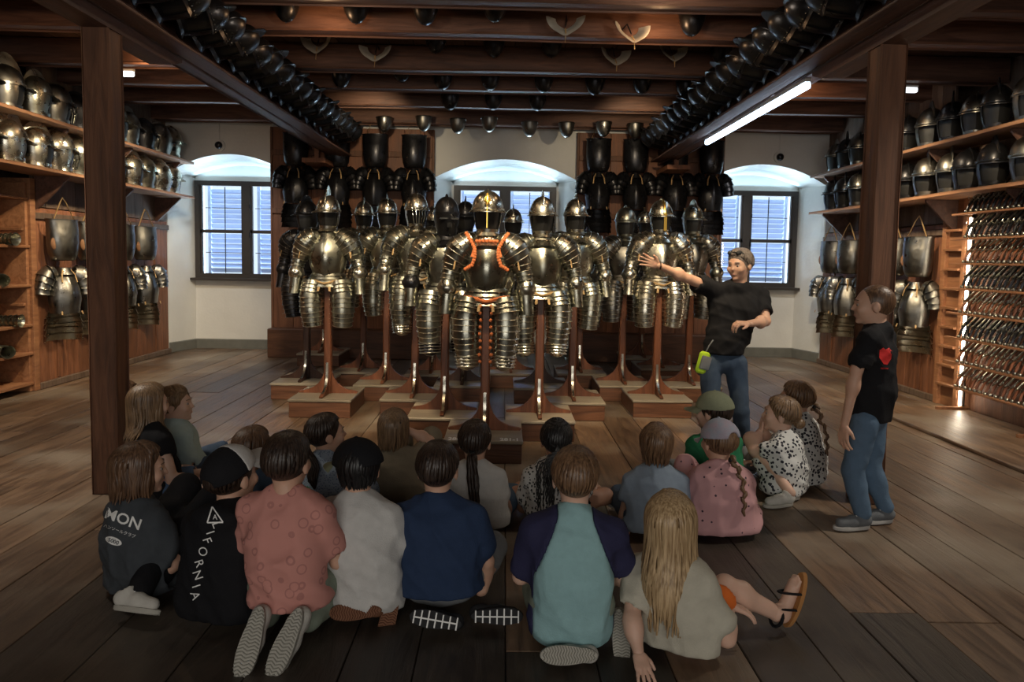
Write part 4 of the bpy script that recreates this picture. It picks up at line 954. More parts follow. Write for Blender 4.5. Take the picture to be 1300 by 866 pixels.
def tail(P0, path, r0, n=26, seed=2, wob=.006):
    """bundle of strands along a path"""
    r = np.random.RandomState(seed); g = G(); path = np.asarray(path, float)
    for i in range(n):
        a = r.rand()*2*PI; rr = r0*math.sqrt(r.rand()); ts = np.linspace(0, 1, 12); m = len(path)
        P = np.array([[np.interp(t, np.linspace(0,1,m), path[:, k]) for k in range(3)] for t in ts])
        env = np.interp(ts, (0,.12,.5,.85,1), (.35,.9,1.1,.8,.25)); off = np.stack([np.cos(a+ts*.8)*rr*env, np.sin(a+ts*.8)*rr*env, 0*ts], 1); P = P+off+r.randn(12, 3)*wob*.3
        g.tube(P, np.interp(ts, (0,.3,.8,1), (.006,.009,.007,.002)), 4, False)
    return np.concatenate(g.V), np.array([f for f in g.Fc if len(f) == 4])
def braid(path, r0=.016, n=14):
    g = G(); path = np.asarray(path, float); m = len(path)
    for i in range(n):
        t = i/(n-1); p = np.array([np.interp(t, np.linspace(0,1,m), path[:, k]) for k in range(3)]); q = np.array([np.interp(min(1, t+.05), np.linspace(0,1,m), path[:, k]) for k in range(3)])
        s = 1 if i % 2 else -1; k = r0*(1-.45*t); d = nrm(q-p) if t < .99 else np.array([0,0,-1.]); u = nrm(np.cross(d, (0,1,0))); L = np.linalg.norm(path[-1]-path[0])/n
        g.tube([p+u*s*k*.62-d*L*.7, p+u*s*k*.42, p-u*s*k*.25+d*L*1.0], [k*.35, k*.72, k*.35], 6)
    V = np.concatenate(g.V); Q = np.array([f for f in g.Fc if len(f) == 4]); return V, Q
# ================================================================ PEOPLE
def cloth(name, c, c2=None, vs=30, rough=.85, **k): return mat(name, c, rough, bump=.25, bscale=180, vary=.10 if c2 is None else 0, vcol=c2, vscale=vs, spec=.2, **k)
def patterned(name, base, dot, scale=30, thr=.42, rand=1.):
    m = bpy.data.materials.new(name); m.use_nodes = True; nt = m.node_tree; N = nt.nodes; Lk = nt.links; b = N['Principled BSDF']; b.inputs['Roughness'].default_value = .85
    tc = N.new('ShaderNodeTexCoord'); v = N.new('ShaderNodeTexVoronoi'); v.inputs['Scale'].default_value = scale; v.inputs['Randomness'].default_value = rand; Lk.new(tc.outputs['Object'], v.inputs['Vector'])
    r = N.new('ShaderNodeMath'); r.operation = 'LESS_THAN'; r.inputs[1].default_value = thr; Lk.new(v.outputs['Distance'], r.inputs[0])
    mx = N.new('ShaderNodeMix'); mx.data_type = 'RGBA'; mx.inputs[6].default_value = (*base, 1); mx.inputs[7].default_value = (*dot, 1); Lk.new(r.outputs[0], mx.inputs[0]); Lk.new(mx.outputs[2], b.inputs['Base Color']); return m
def outlined(name, base, ink, scale=16):
    m = patterned(name, base, ink, scale, .5); nt = m.node_tree; N = nt.nodes; lt = [n for n in N if n.type == 'MATH'][0]; v = [n for n in N if n.type == 'TEX_VORONOI'][0]
    n = N.new('ShaderNodeMath'); n.operation = 'COMPARE'; n.inputs[1].default_value = .30; n.inputs[2].default_value = .045; nt.links.new(v.outputs['Distance'], n.inputs[0])
    mx = [q for q in N if q.type == 'MIX'][0]; nt.links.new(n.outputs[0], mx.inputs[0]); return m
A_ = lambda *v: np.array(v, float)
def onbody(px, py, J, d=.35):
    c = at(px, py, (J['N'][1]*.6+J['S'][1]*.4)-.1); v = nrm(c-CC); return c-v*d, v
def project_text(body, size, shirt, origin, right, up, mtl, name, parent, off, dirn, align='CENTER', bold=False, gap=.0025, me=None):
    """lay flat lettering onto the cloth: every point is dropped on the shirt along dirn"""
    if me is None: me = text_mesh(body, size, 0, align, bold)
    dg = bpy.context.evaluated_depsgraph_get(); import bmesh
    bm = bmesh.new(); bm.from_mesh(me); bmesh.ops.triangulate(bm, faces=bm.faces)
    for _ in range(2): bmesh.ops.subdivide_edges(bm, edges=[e for e in bm.edges if e.calc_length() > .012], cuts=1); bmesh.ops.triangulate(bm, faces=bm.faces)
    sm = shirt.data; V = [v.co.copy() for v in sm.vertices]; T = BVHTree.FromPolygons(V, [tuple(p.vertices) for p in sm.polygons]); d = Vector(nrm(dirn))
    for v in bm.verts:
        p = Vector(origin-off)+Vector(right)*v.co.x+Vector(up)*v.co.y; h = T.ray_cast(p-d*.15, d)
        if h[0] is not None: v.co = h[0]-d*gap
        else:
            q = T.find_nearest(p+d*.3); v.co = q[0]-d*gap
    bm.to_mesh(me); bm.free(); return link(name, me, mtl, parent)
def person(J, o):
    """J joints in world metres, o outfit; returns root Empty at the seat or feet"""
    s = o.get('s', 1.); hs = o.get('hs', 1.05); base = A_(J['S'][0], J['S'][1], 0.); seed = o['seed']
    root = empty('person', base, 0, o['label'], 'person'); sk = M[o.get('skin', 'skinA')]; Fm = J['Fm']; H = J['H']; N, S = J['N'], J['S']; rt = J['rt']; f = J['f']
    hp, L = head_prims(H, Fm, hs); P = list(hp)
    P.append(S_cone(H+Fm@A_(0,-.018,-.05)*hs, N, .046*hs, .052*hs, .025)); P.append(S_cone(J['sh'][0]*.75+N*.25, J['sh'][1]*.75+N*.25, .040*s, .040*s, .03)); P.append(S_cone(N-Zv*.05, N*.4+S*.6, .045*s, .065*s, .04)); P.append(S_cone(N*.4+S*.6, S, .065*s, .075*s, .04))
    ar = o.get('armr', 1.)
    for i in (0, 1):
        P.append(S_cone(J['sh'][i], J['el'][i], .040*s*ar, .032*s*ar, .025)); P.append(S_cone(J['el'][i], J['wr'][i], .033*s*ar, .021*s*ar, .012))
        m_ = J['el'][i]*.7+J['wr'][i]*.3; P.append(S_ell(m_, A_(.033,.033,.045)*s*ar, None, .03))
        P.append(S_cone(J['hip'][i], J['kn'][i], .068*s, .047*s, .04)); P.append(S_cone(J['kn'][i], J['an'][i], .047*s, .031*s, .02)); m_ = J['kn'][i]*.65+J['an'][i]*.35; P.append(S_ell(m_, A_(.042,.042,.06)*s, None, .03))
    parts = [sdf_mesh(P, .0085)]
    for i in (0, 1):
        hd, hn = J['hd'][i], J['hn'][i]; d_ = nrm(hd); side = np.sign(np.dot(np.cross(d_, hn), J['th'][i])) or 1
        hp_ = hand(J['wr'][i], hd, hn, side, o.get('hand', .84), *J.get('hc', [(.45,), (.45,)])[i]); parts.append(sdf_mesh(hp_, .0042, pad=.01))
    body = fast_mesh('body', parts, sk, root, base)
    if o.get('face', True):
        for q in (-1, 1):
            e = obj('eye', G().ball(L(q*.029,.0715,.003)-base, .0112*hs, 12, 8), M['eye'], root); obj('iris', G().ball(L(q*.029,.0800,.002)-base, .0052*hs, 8, 6), M['iris'], e)
        obj('eyebrows', G().tube([L(-.045,.078,.026)-base, L(-.03,.090,.030)-base, L(-.012,.090,.026)-base], .003, 5).tube([L(.045,.078,.026)-base, L(.03,.090,.030)-base, L(.012,.090,.026)-base], .003, 5), M['h_'+o['hair']], root)
        obj('mouth', G().tube([L(-.018,.081,-.056)-base, L(0,.0905,-.0555)-base, L(.018,.081,-.056)-base], .0035, 5, flat=.7), M['lip'], root)
    # ---- shirt
    sw = np.linalg.norm(J['sh'][0]-J['sh'][1])/2; spn = nrm(N-S); Tm = np.stack([rt, nrm(np.cross(spn, rt)), spn], 1); Tm[:, 1] = nrm(np.cross(Tm[:, 2], Tm[:, 0]))
    hem = J.get('hem', None); SP = []; fat = o.get('fat', 1.)
    LT = np.linalg.norm(N-S)
    cw = (sw+.006)*fat**.5; ww = o.get('waist', .142)*s*fat; bow = -f*.022*s*(hem is None)
    SP.append(S_ell(N*.70+S*.30+bow*.5, A_(cw, .092*s*fat, .26*LT), Tm, .05))
    for q in (-1, 1): SP.append(S_cone(N*.74+S*.26+rt*q*(cw-.085*s), N*.30+S*.70+rt*q*(ww-.088*s)+bow, .084*s, .088*s, .05))
    SP.append(S_cone(N*.72+S*.28, N*.30+S*.70+bow, .085*s*fat, .095*s*fat, .05))
    lo_ = hem if hem is not None else A_(S[0], S[1], max(.085, S[2]-.07))
    for q in (-1, 0, 1): SP.append(S_cone(N*.30+S*.70+rt*q*(ww-.088*s)+bow, lo_+rt*q*(ww+.012-.100*s), .092*s, .112*s*fat if hem is None else .092*s, .05))
    sl = o.get('sleeve', .62)
    for i in (0, 1):
        SP.append(S_cone(N+A_(0,0,-.008)*s, J['sh'][i], .062*s, .050*s, .03)); a, b = J['sh'][i], J['el'][i]
        if sl <= 1: e = a+(b-a)*sl; SP.append(S_cone(a, e, .053*s, .056*s, .03))
        else: SP.append(S_cone(a, b, .053*s, .050*s, .03)); e = b+(J['wr'][i]-b)*(sl-1); SP.append(S_cone(b, e, .050*s, .040*s, .02))
    for i in (0, 1):
        a, b = J['sh'][i], J['el'][i]
        if sl <= 1: e = a+(b-a)*sl; d = nrm(b-a); rr = .048*s
        else: e = b+(J['wr'][i]-b)*(sl-1); d = nrm(J['wr'][i]-b); rr = .034*s
        SP.append(S_cone(e+d*.034*s, e+d*.12*s, rr, rr*1.3, .008, '-'))
    nk = nrm(H-N); SP.append(S_cone(N+nk*.055*s+f*.012, N+nk*.13*s+f*.01, .051*s*o.get('neck', 1.), .075*s, .008, '-'))
    if o.get('hood'): SP.append(S_ell(N-f*.085*s+A_(0,0,-.0), A_(.10,.055,.055)*s, np.stack([rt, f, A_(0,0,1)], 1), .03))
    clips = [above(o.get('shirt_z', .035))]; dsp = folds(o.get('fold', .0045)*1.9, seed, o.get('fk', 24))
    if 'sleeve_mat' in o:
        def rag(X, Y, Z):
            x = np.abs((X-N[0])*rt[0]+(Y-N[1])*rt[1]+(Z-N[2])*rt[2]); z = -((X-N[0])*spn[0]+(Y-N[1])*spn[1]+(Z-N[2])*spn[2]); return x-(.066+np.clip(z, 0, .2225)*.40)
        shirt = fast_mesh('shirt', [sdf_mesh(SP, .0105, dsp, clips+[rag])], M[o['shirt']], root, base); fast_mesh('raglan_sleeves', [sdf_mesh(SP, .0105, dsp, clips+[lambda X, Y, Z: -rag(X, Y, Z)-.001])], M[o['sleeve_mat']], root, base)
    else: shirt = fast_mesh('shirt', [sdf_mesh(SP, .0105, dsp, clips)], M[o['shirt']], root, base)
    # ---- trousers, shorts or skirt
    lr = o.get('legr', 1.); PP = [S_ell(S, A_(.138,.098,.095)*s*fat*lr, np.stack([rt, f, A_(0,0,1)], 1), .05)]; leg = o.get('leg', 2.)
    for i in (0, 1):
        h_, k_, a_ = J['hip'][i], J['kn'][i], J['an'][i]
        if leg <= 1: e = h_+(k_-h_)*leg; PP.append(S_cone(h_, e, .082*s, .074*s, .04)); PP.append(S_cone(e+nrm(k_-h_)*.05*s, e+nrm(k_-h_)*.13*s, .068*s, .09*s, .01, '-'))
        else: PP.append(S_cone(h_, k_, .083*s*lr, .064*s*lr, .03)); e = k_+(a_-k_)*(leg-1); PP.append(S_ell(k_*.7+a_*.3, A_(.060,.060,.08)*s*lr, None, .03)); PP.append(S_cone(k_, e, .064*s*lr, .050*s*lr, .02))
    if o.get('skirt'): PP.append(S_cone(S, S+f*.22*s+A_(0,0,.02), .15*s, .17*s, .06))
    fast_mesh('trousers' if leg > 1.3 else 'shorts', [sdf_mesh(PP, .0115, folds(.004, seed+9, 30), [above(.006)])], M[o['pants']], root, base)
    # ---- shoes
    if 'shoe' in o:
        for i in (0, 1):
            if J['ft'][i] is None: continue
            pos, toe, soln = J['ft'][i]; k = o['shoe']
            if k not in SHOES: r = SHOES[k] = shoe_parts(*SHOEKIND[k])
            else: r = copy_tree(SHOES[k])
            u = nrm(-np.asarray(soln, float)); y = nrm(np.asarray(toe, float)-u*np.dot(toe, u)); x = np.cross(y, u)
            r.parent = root; p = np.asarray(pos)-base; r.matrix_local = Matrix([[x[q], y[q], u[q], p[q]] for q in range(3)]+[[0,0,0,1]]) @ Matrix.Scale(o.get('shoe_s', .95), 4)
    # ---- hair
    hm = M['h_'+o['hair']]; ht = o.get('hairtype', 'short'); spine = dict(N=N, S=S, f=f, rt=rt, w=.135*s)
    C = H+Fm@A_(0,-.016,.028)*hs; cap_ = [S_ell(C, A_(.080,.098,.094)*hs, Fm)]
    cap_.append(S_ell(H+Fm@A_(0,.085,-.035)*hs, A_(.078,.075,.085)*hs, Fm, .02, '-')); cap_.append(S_ell(H+Fm@A_(0,.03,-.13)*hs, A_(.11,.13,.085)*hs, Fm, .02, '-'))
    hp_ = [sdf_mesh(cap_, .0095)]; ln = 0
    if ht == 'short': hp_.append(locks(H, Fm, hs, 190, 0, 'short', seed))
    elif ht == 'crop': hp_ = [sdf_mesh([S_ell(C-Fm@A_(0,.003,.004), A_(.0765,.094,.090)*hs, Fm)]+cap_[1:], .006)]
    elif ht == 'bob': hp_.append(locks(H, Fm, hs, 230, o.get('len', .12), 'bob', seed, spine))
    elif ht == 'long': hp_.append(locks(H, Fm, hs, 320, o.get('len', .3), 'long', seed, spine))
    elif ht in ('tail', 'braid', 'braids', 'bun'):
        hp_.append(locks(H, Fm, hs, 190, 0, 'short', seed)); b0 = H+Fm@A_(o.get('tx', 0), -.108, o.get('tz', -.01))*hs; g = o.get('len', .3)
        back = lambda z: (N+(S-N)*np.clip((N[2]-z)/(N[2]-S[2]), 0, 1)+A_(0,0,0))
        def path(dx=0, n=7, L_=g, out=.04):
            P = [b0, b0-Fm@A_(0,.025,-.005)*hs]
            for q in range(1, n):
                z = b0[2]-L_*q/(n-1); c = back(z)-f*(.150 if z < N[2]-.05 else .12)*s; t = min(1, q/2); p = (b0-f*out)*(1-t)+c*t+rt*dx*t; p[2] = z; P.append(p)
            return P
        if ht == 'tail': hp_.append(tail(b0, path(o.get('dx', 0)), .026*hs, 34, seed)); tie = b0-Fm@A_(0,.012,0)*hs
        if ht == 'braid': hp_.append(braid(path(o.get('dx', 0)), .026, 11)); tie = b0-Fm@A_(0,.012,0)*hs
        if ht == 'bun': hp_.append(sdf_mesh([S_ell(b0-Fm@A_(0,.01,0)*hs, A_(.035,.035,.035)*hs, Fm)], .006)); tie = b0
        if ht == 'braids':
            tie = None; r = np.random.RandomState(seed)
            for i in range(40):
                a = -.125+.25*r.rand(); P = path(a, 7, g*(.75+.35*r.rand()), .03); P[0] = H+Fm@A_(a*.6, -.09, .03*r.rand())*hs; hp_.append(braid(P, .0075, 16))
            for i in range(40):
                a = 2*PI*i/40; ring = [C+Fm@(A_(.084,.103,.099)*hs*A_(math.sin(a)*math.sin(p), math.cos(a)*math.sin(p), math.cos(p))) for p in np.linspace(.1, 1.55 if abs((a+PI)%(2*PI)-PI) > 1.1 else 1.0, 6)]; hp_.append(braid(ring, .009, 12))
        if tie is not None: obj('hair_tie', G().ball(tie-base, A_(.020,.016,.020)*hs, 10, 6), M[o.get('tie', 'void')], root)
    fast_mesh('hair', hp_, hm, root, base)
    # ---- cap
    if 'cap' in o:
        cd = o['cap']; Cm = cd.get('M', Fm); CP = [S_ell(C+Cm@A_(0,0,.002), A_(.094,.114,.105)*hs, Cm)]
        CP.append(S_ell(C+Cm@A_(0,0,-.02), A_(.086,.106,.095)*hs, Cm, .004, '-'))
        pl = C+Cm@A_(0,0,.004); cl = [plane(pl, -Cm[:, 2])]
        if cd.get('gap', True): CP.append(S_ell(C+Cm@A_(0,-.11,.0)*hs, A_(.035,.04,.035)*hs, Cm, .006, '-'))
        c_ = fast_mesh('cap', [sdf_mesh(CP, .006, None, cl)], M[cd['mat']], root, base)
        R = []
        for t in np.linspace(-1, 1, 15):
            a = t*1.05; b0_ = C+Cm@(A_(math.sin(a)*.093, math.cos(a)*.113, .006)*hs); b1_ = C+Cm@(A_(math.sin(a)*.098, math.cos(a*.9)*.113+.072*math.cos(t*1.35), -.010-.012*abs(t)**2+.002)*hs)
            R.append([b0_, b1_, b1_+Cm@A_(0,0,-.004), b0_+Cm@A_(0,0,-.004)])
        obj('cap_brim', G().add(np.concatenate([np.array(R)-base]).reshape(-1, 3), [((i*4+j), (i*4+(j+1)%4), ((i+1)*4+(j+1)%4), ((i+1)*4+j)) for i in range(14) for j in range(4)]), M[cd.get('brim', cd['mat'])], c_, 40)
        obj('button', G().ball(C+Cm@A_(0,0,.107)*hs-base, A_(.009,.009,.006), 8, 5), M[cd['mat']], c_)
        if cd.get('front'):
            V, Q = sdf_mesh([S_ell(C+Cm@A_(0,0,.002), A_(.0965,.1165,.1075)*hs, Cm), S_ell(C+Cm@A_(0,0,-.02), A_(.088,.108,.097)*hs, Cm, .004, '-')], .006, None, cl+[plane(C+Cm@A_(0,.022,0)*hs, -Cm[:, 1])]); fast_mesh('front_panel', [(V, Q)], M[cd['front']], c_, base)
    return root, shirt, base
SHOES = {}
SHOEKIND = {'grid': (cloth('shoe_black', (.02,.02,.022)), cloth('sole_dark', (.03,.03,.032)), M['white']), 'tan': (cloth('shoe_brown', (.17,.075,.04)), cloth('sole_brown', (.20,.095,.055)), cloth('tread_brown', (.14,.06,.035))),
  'white': (cloth('shoe_white', (.55,.53,.48)), cloth('sole_pale', (.42,.40,.35)), cloth('tread_pale', (.30,.29,.25))), 'grey': (cloth('shoe_grey', (.14,.15,.16)), cloth('sole_grey', (.45,.44,.42)), cloth('tread_grey', (.2,.2,.2)))}
SHOEKIND = {k: (*v, .95, 'trainer' if k in ('grid', 'grey', 'white') else 'slip', {'grid': 'bars', 'tan': 'waves', 'white': 'waves', 'grey': 'waves'}[k]) for k, v in SHOEKIND.items()}
for k, c in dict(c_charcoal=(.055,.062,.07), c_black=(.010,.010,.012), c_pink=(.52,.22,.19), c_white=(.58,.57,.55), c_navy=(.025,.045,.10), c_teal=(.29,.48,.50), c_dnavy=(.03,.03,.075), c_beige=(.52,.49,.40), c_bluegrey=(.30,.37,.46), c_khaki=(.24,.20,.14),
  c_mint=(.42,.55,.55), c_green=(.03,.20,.09), c_jeans=(.10,.16,.24), c_djeans=(.06,.09,.14), c_olive=(.24,.26,.17), c_grey=(.20,.21,.22), c_sage=(.24,.28,.22), c_shorts=(.09,.15,.26), c_orange=(.75,.17,.03), c_lime=(.55,.85,.05), c_tblack=(.012,.012,.014)).items(): M[k] = cloth('cloth_'+k[2:], c)
M['c_dots'] = patterned('pink_dotted_cloth', (.60,.33,.34), (.05,.03,.05), 21, .13, .6)
M['c_floral'] = patterned('black_flowered_white_cloth', (.62,.62,.60), (.02,.02,.03), 44, .40)
M['c_bluepat'] = patterned('blue_patterned_cloth', (.30,.36,.44), (.12,.16,.24), 90, .34)
M['c_tiedye'] = cloth('tie_dye_cap', (.30,.38,.46), (.42,.34,.40), 22)
M['c_pinkfl'] = outlined('salmon_flowered_cloth', (.56,.25,.21), (.42,.18,.155), 17)
M['c_script'] = patterned('black_print_white_cloth', (.60,.59,.56), (.03,.03,.03), 55, .38)
def seat(seatpx, head, hdy=.07, face=0., pose='cross', s=1., hyaw=None, hpitch=0., sz=.11, hs=1.05, sw=.135, roll=0., lean=None):
    """joints of a child on the floor. seatpx: pixel where the seat meets the floor, head: pixel of the head centre"""
    a = math.radians(face); f = A_(math.sin(a), math.cos(a), 0); rt = A_(math.cos(a), -math.sin(a), 0); b = fl(*seatpx); S = b+A_(0, .10, 0); S[2] = sz*s
    H = at(head[0], head[1], S[1]+hdy); ha = math.radians(face if hyaw is None else hyaw); hp = math.radians(hpitch)
    Fm = frame(A_(math.sin(ha)*math.cos(hp), math.cos(ha)*math.cos(hp), math.sin(hp)));
    if roll: Fm = Fm @ np.array([[math.cos(roll),0,math.sin(roll)],[0,1,0],[-math.sin(roll),0,math.cos(roll)]])
    N = H+A_(0,0,-.124*hs)-f*.03; N[:2] = N[:2]*.8+S[:2]*.2
    J = dict(H=H, Fm=Fm, N=N, S=S, f=f, rt=rt); Z = A_(0,0,1.)
    J['sh'] = [N+rt*q*sw*s-Z*.064*s-f*.0 for q in (-1, 1)]; J['el'] = []; J['wr'] = []; J['hip'] = [S+rt*q*.08*s for q in (-1, 1)]
    for i, q in enumerate((-1, 1)):
        J['el'].append(J['sh'][i]+rt*q*.055*s-Z*.205*s+f*.05*s); w = S+f*.27*s+rt*q*.05*s+Z*.05; J['wr'].append(J['el'][i]+nrm(w-J['el'][i])*.19*s)
    if pose == 'cross': J['kn'] = [S+f*.27*s+rt*q*.18*s+Z*.03 for q in (-1,1)]; J['an'] = [S+f*.33*s-rt*q*.05*s-Z*.045*s for q in (-1,1)]; J['ft'] = [(S+f*(.33+.02*q)*s-rt*q*.03*s-Z*.07*s, -rt*q, A_(0,0,-1)+f*.5) for q in (-1,1)]
    elif pose == 'kneel': J['kn'] = [S+f*.33*s+rt*q*.12*s-Z*(S[2]-.06) for q in (-1,1)]; J['an'] = [S-f*.02*s+rt*q*.09*s-Z*(S[2]-.07) for q in (-1,1)]; J['ft'] = [(S-f*.03*s+rt*q*.09*s-Z*(S[2]-.10), -f-Z*.35, A_(0,0,1)-f*.6) for q in (-1,1)]
    elif pose == 'up': J['kn'] = [S+f*.30*s+rt*q*.11*s+Z*.26*s for q in (-1,1)]; J['an'] = [S+f*.42*s+rt*q*.09*s-Z*.03*s for q in (-1,1)]; J['ft'] = [(A_(*(S+f*.42*s+rt*q*.09*s)[:2], .012), f, A_(0,0,-1)) for q in (-1,1)]
    elif pose == 'wide': J['kn'] = [S+f*.16*s+rt*q*.34*s+Z*.13*s for q in (-1,1)]; J['an'] = [S+f*.40*s+rt*q*.16*s-Z*.03*s for q in (-1,1)]; J['ft'] = [(A_(*(S+f*.40*s+rt*q*.14*s)[:2], .012), f, A_(0,0,-1)) for q in (-1,1)]
    fixhands(J); return J
def fixhands(J):
    J['hd'] = [nrm(J['wr'][i]-J['el'][i]) for i in (0,1)]; J['hn'] = [A_(0,0,-1.)-J['f']*.2]*2; J['th'] = [J['rt'], -J['rt']]
def setarm(J, i, el, wr, hd=None, hn=None, th=None):
    if el is not None: J['el'][i] = np.asarray(el, float)
    J['wr'][i] = np.asarray(wr, float); J['hd'][i] = nrm(hd if hd is not None else J['wr'][i]-J['el'][i])
    if hn is not None: J['hn'][i] = np.asarray(hn, float)
    if th is not None: J['th'][i] = np.asarray(th, float)
Zv = A_(0,0,1.)
# -- front row, left to right
J = seat((166,764), (178,597), .04, 30, 'up', .98, hyaw=62, sw=.125)
J['ft'][0] = (fl(150,772,.05), A_(1,-.2,.0), A_(-.1,-.5,-1)); J['an'][0] = fl(160,768,.09)+A_(0,.1,0)
r, sh, b0 = person(J, dict(seed=11, label='child in a charcoal T-shirt lettered white on the back, long hair', hair='brown', hairtype='long', len=.13, shirt='c_charcoal', pants='c_black', shoe='white', fold=.006, fat=1.08))
R_, U_ = nrm(A_(.94,.0,-.34)), nrm(A_(.34,0,.94))
og, dr = onbody(154, 665, J); project_text('MON', .068, sh, og, R_, U_, M['white'], 'lettering', r, b0, dr, bold=True)
og, dr = onbody(151, 676, J); project_text('ハンソールクラブ', .018, sh, og, R_, U_, M['white'], 'lettering', r, b0, dr)
def oval(a, b_, n=28, hole=0.): return link('tmp', G().add(np.array([(math.cos(t)*a, math.sin(t)*b_, 0) for t in np.linspace(0, 2*PI, n, endpoint=False)]), [tuple(range(n))]).mesh('oval', 0), None).data
og, dr = onbody(144, 687, J); project_text('', 0, sh, og, R_, U_, M['white'], 'oval_badge', r, b0, dr, me=oval(.036, .017))
project_text('5000', .024, sh, og-U_*.009, R_, U_, M['c_charcoal'], 'lettering', r, b0, dr, bold=True, gap=.0045)
for o_ in list(bpy.data.objects):
    if o_.name.startswith('tmp'): bpy.data.objects.remove(o_)
J = seat((272,800), (296,606), .10, 12, 'cross', 1.06, hyaw=30, hpitch=6, sw=.14)
r, sh, b0 = person(J, dict(seed=12, label='child in a black hooded top lettered down the back and black-white cap', hair='dark', hairtype='short', shirt='c_black', pants='c_black', shoe='grid', sleeve=1.95, hood=True, fat=1.12, cap=dict(mat='c_tblack', front='c_white', brim='c_white', M=frame(A_(.45,.8,.35)))))
for c, px, py in zip('LIFORNIA', (267,259,255,249.5,245,243,241,240), (668,678,688,702,717,732,746,758)):
    og, dr = onbody(px+3, py, J); project_text(c, .050, sh, og, nrm(A_(.35,0,-1)), nrm(A_(1,0,.35)), M['white'], 'lettering', r, b0, dr)
og, dr = onbody(273, 656, J)
g = G()
tri = [(-.035,-.028),(.035,-.02),(-.012,.04)]
for i in range(3):
    (x0, y0), (x1, y1) = tri[i], tri[(i+1) % 3]; d_ = nrm([x1-x0, y1-y0, 0]); n_ = A_(-d_[1], d_[0], 0)*.003; a, b_ = A_(x0, y0, 0), A_(x1, y1, 0); g.add([a-n_, b_-n_, b_+n_, a+n_], [(0,1,2,3)])
project_text('', 0, sh, og, J['rt'], Zv, M['white'], 'triangle_emblem', r, b0, dr, me=g.mesh('tri', 0)); project_text('A', .030, sh, og-Zv*.012, J['rt'], Zv, M['white'], 'lettering', r, b0, dr)
J = seat((358,818), (366,588), .06, 6, 'kneel', 1.0, hyaw=10, sz=.19, sw=.14)
J['ft'] = [(fl(329,778,.17), A_(-.12,-.6,-.75), A_(.1,-1,.6)), (fl(378,780,.17), A_(-.32,-.6,-.75), A_(-.1,-1,.6))]
person(J, dict(seed=13, label='child in a salmon pink T-shirt kneeling on pale soles, short dark brown hair', hair='dark', hairtype='short', shirt='c_pinkfl', pants='c_sage', shoe='white', shoe_s=1.12, shirt_z=.13, fold=.006))
J = seat((455,792), (455,596), .06, 8, 'kneel', .98, hyaw=-6, sz=.17, sw=.135)
J['ft'] = [(fl(478,775,.07), A_(-1,-.05,-.05), A_(0,-1,.35)), (fl(502,755,.10), A_(-.2,-.5,-.8), A_(.3,-1,.4))]
person(J, dict(seed=14, label='child in a plain white T-shirt with wavy black hair and a black cap', hair='black', hairtype='bob', len=.07, shirt='c_white', pants='c_black', shoe='tan', fold=.006, fat=1.05, cap=dict(mat='c_black', brim='c_olive', M=frame(A_(-.75,.55,-.1)), gap=False)))
J = seat((555,785), (556,597), .06, 4, 'cross', 1.04, sw=.14)
J['an'] = [fl(545,775,.06)+A_(-.02,.12,0), fl(600,770,.06)+A_(.03,.15,0)]; J['kn'] = [J['S']+A_(-.19,.26,.03), J['S']+A_(.22,.24,.05)]
J['ft'] = [(fl(580,792,.05), A_(-1,.0,.16), A_(0,-1,.35)), (fl(604,782,.06), A_(1,.02,.0), A_(0,-1,.15))]
setarm(J, 1, J['sh'][1]+A_(.07,.03,-.20), J['sh'][1]+A_(.05,.12,-.36))
person(J, dict(seed=15, label='child in a navy blue T-shirt sitting cross-legged, dark soles with white grid lines', hair='dark', hairtype='short', shirt='c_navy', pants='c_grey', leg=1.3, shirt_z=.085, shoe='grid', fat=1.08, fold=.006))
J = seat((728,838), (730,608), .05, 2, 'kneel', 1.02, sz=.17, sw=.145)
J['ft'] = [(fl(752,832,.06), A_(-1,-.02,.0), A_(0,-1,.45)), (fl(786,780,.12), A_(.0,-.6,-.75), A_(-.15,-1,.6))]
person(J, dict(seed=16, label='child in a pale teal T-shirt with navy raglan sleeves, short light brown hair', hair='sandy', hairtype='short', shirt='c_teal', sleeve_mat='c_dnavy', pants='c_sage', shoe='white', sleeve=.75, fold=.005, skin='skinB'))
J = seat((870,842), (853,668), .03, 38, 'cross', 1.04, hyaw=20, roll=-.12, sw=.135)
hnd = fl(812,850,.02); elb = fl(806,850,.02)*.5+J['sh'][0]*.5+A_(-.02,-.02,.0); setarm(J, 0, elb, hnd+A_(.0,.03,.045), A_(.1,-.75,-.35), A_(0,-.1,-1), A_(1,0,0)); J['hc'] = [(.12,), (.4,)]
ank = fl(985,778,.08); J['kn'][1] = (J['S']+ank)/2+A_(.0,.06,.09); J['an'][1] = ank; J['kn'][0] = J['S']+A_(.12,.30,.05); J['an'][0] = J['S']+A_(.30,.22,-.05)
setarm(J, 1, J['sh'][1]+A_(.09,.0,-.19), fl(925,768,.16), A_(1,.0,-.35), A_(0,0,-1)); J['ft'] = [None, None]
r, sh, b0 = person(J, dict(seed=17, label='child with long straight blonde hair in a beige T-shirt, one hand flat on the floor', hair='blond', hairtype='long', len=.32, shirt='c_beige', pants='c_orange', leg=.62, fold=.005, hs=1.13, skin='skinB', fat=1.05))
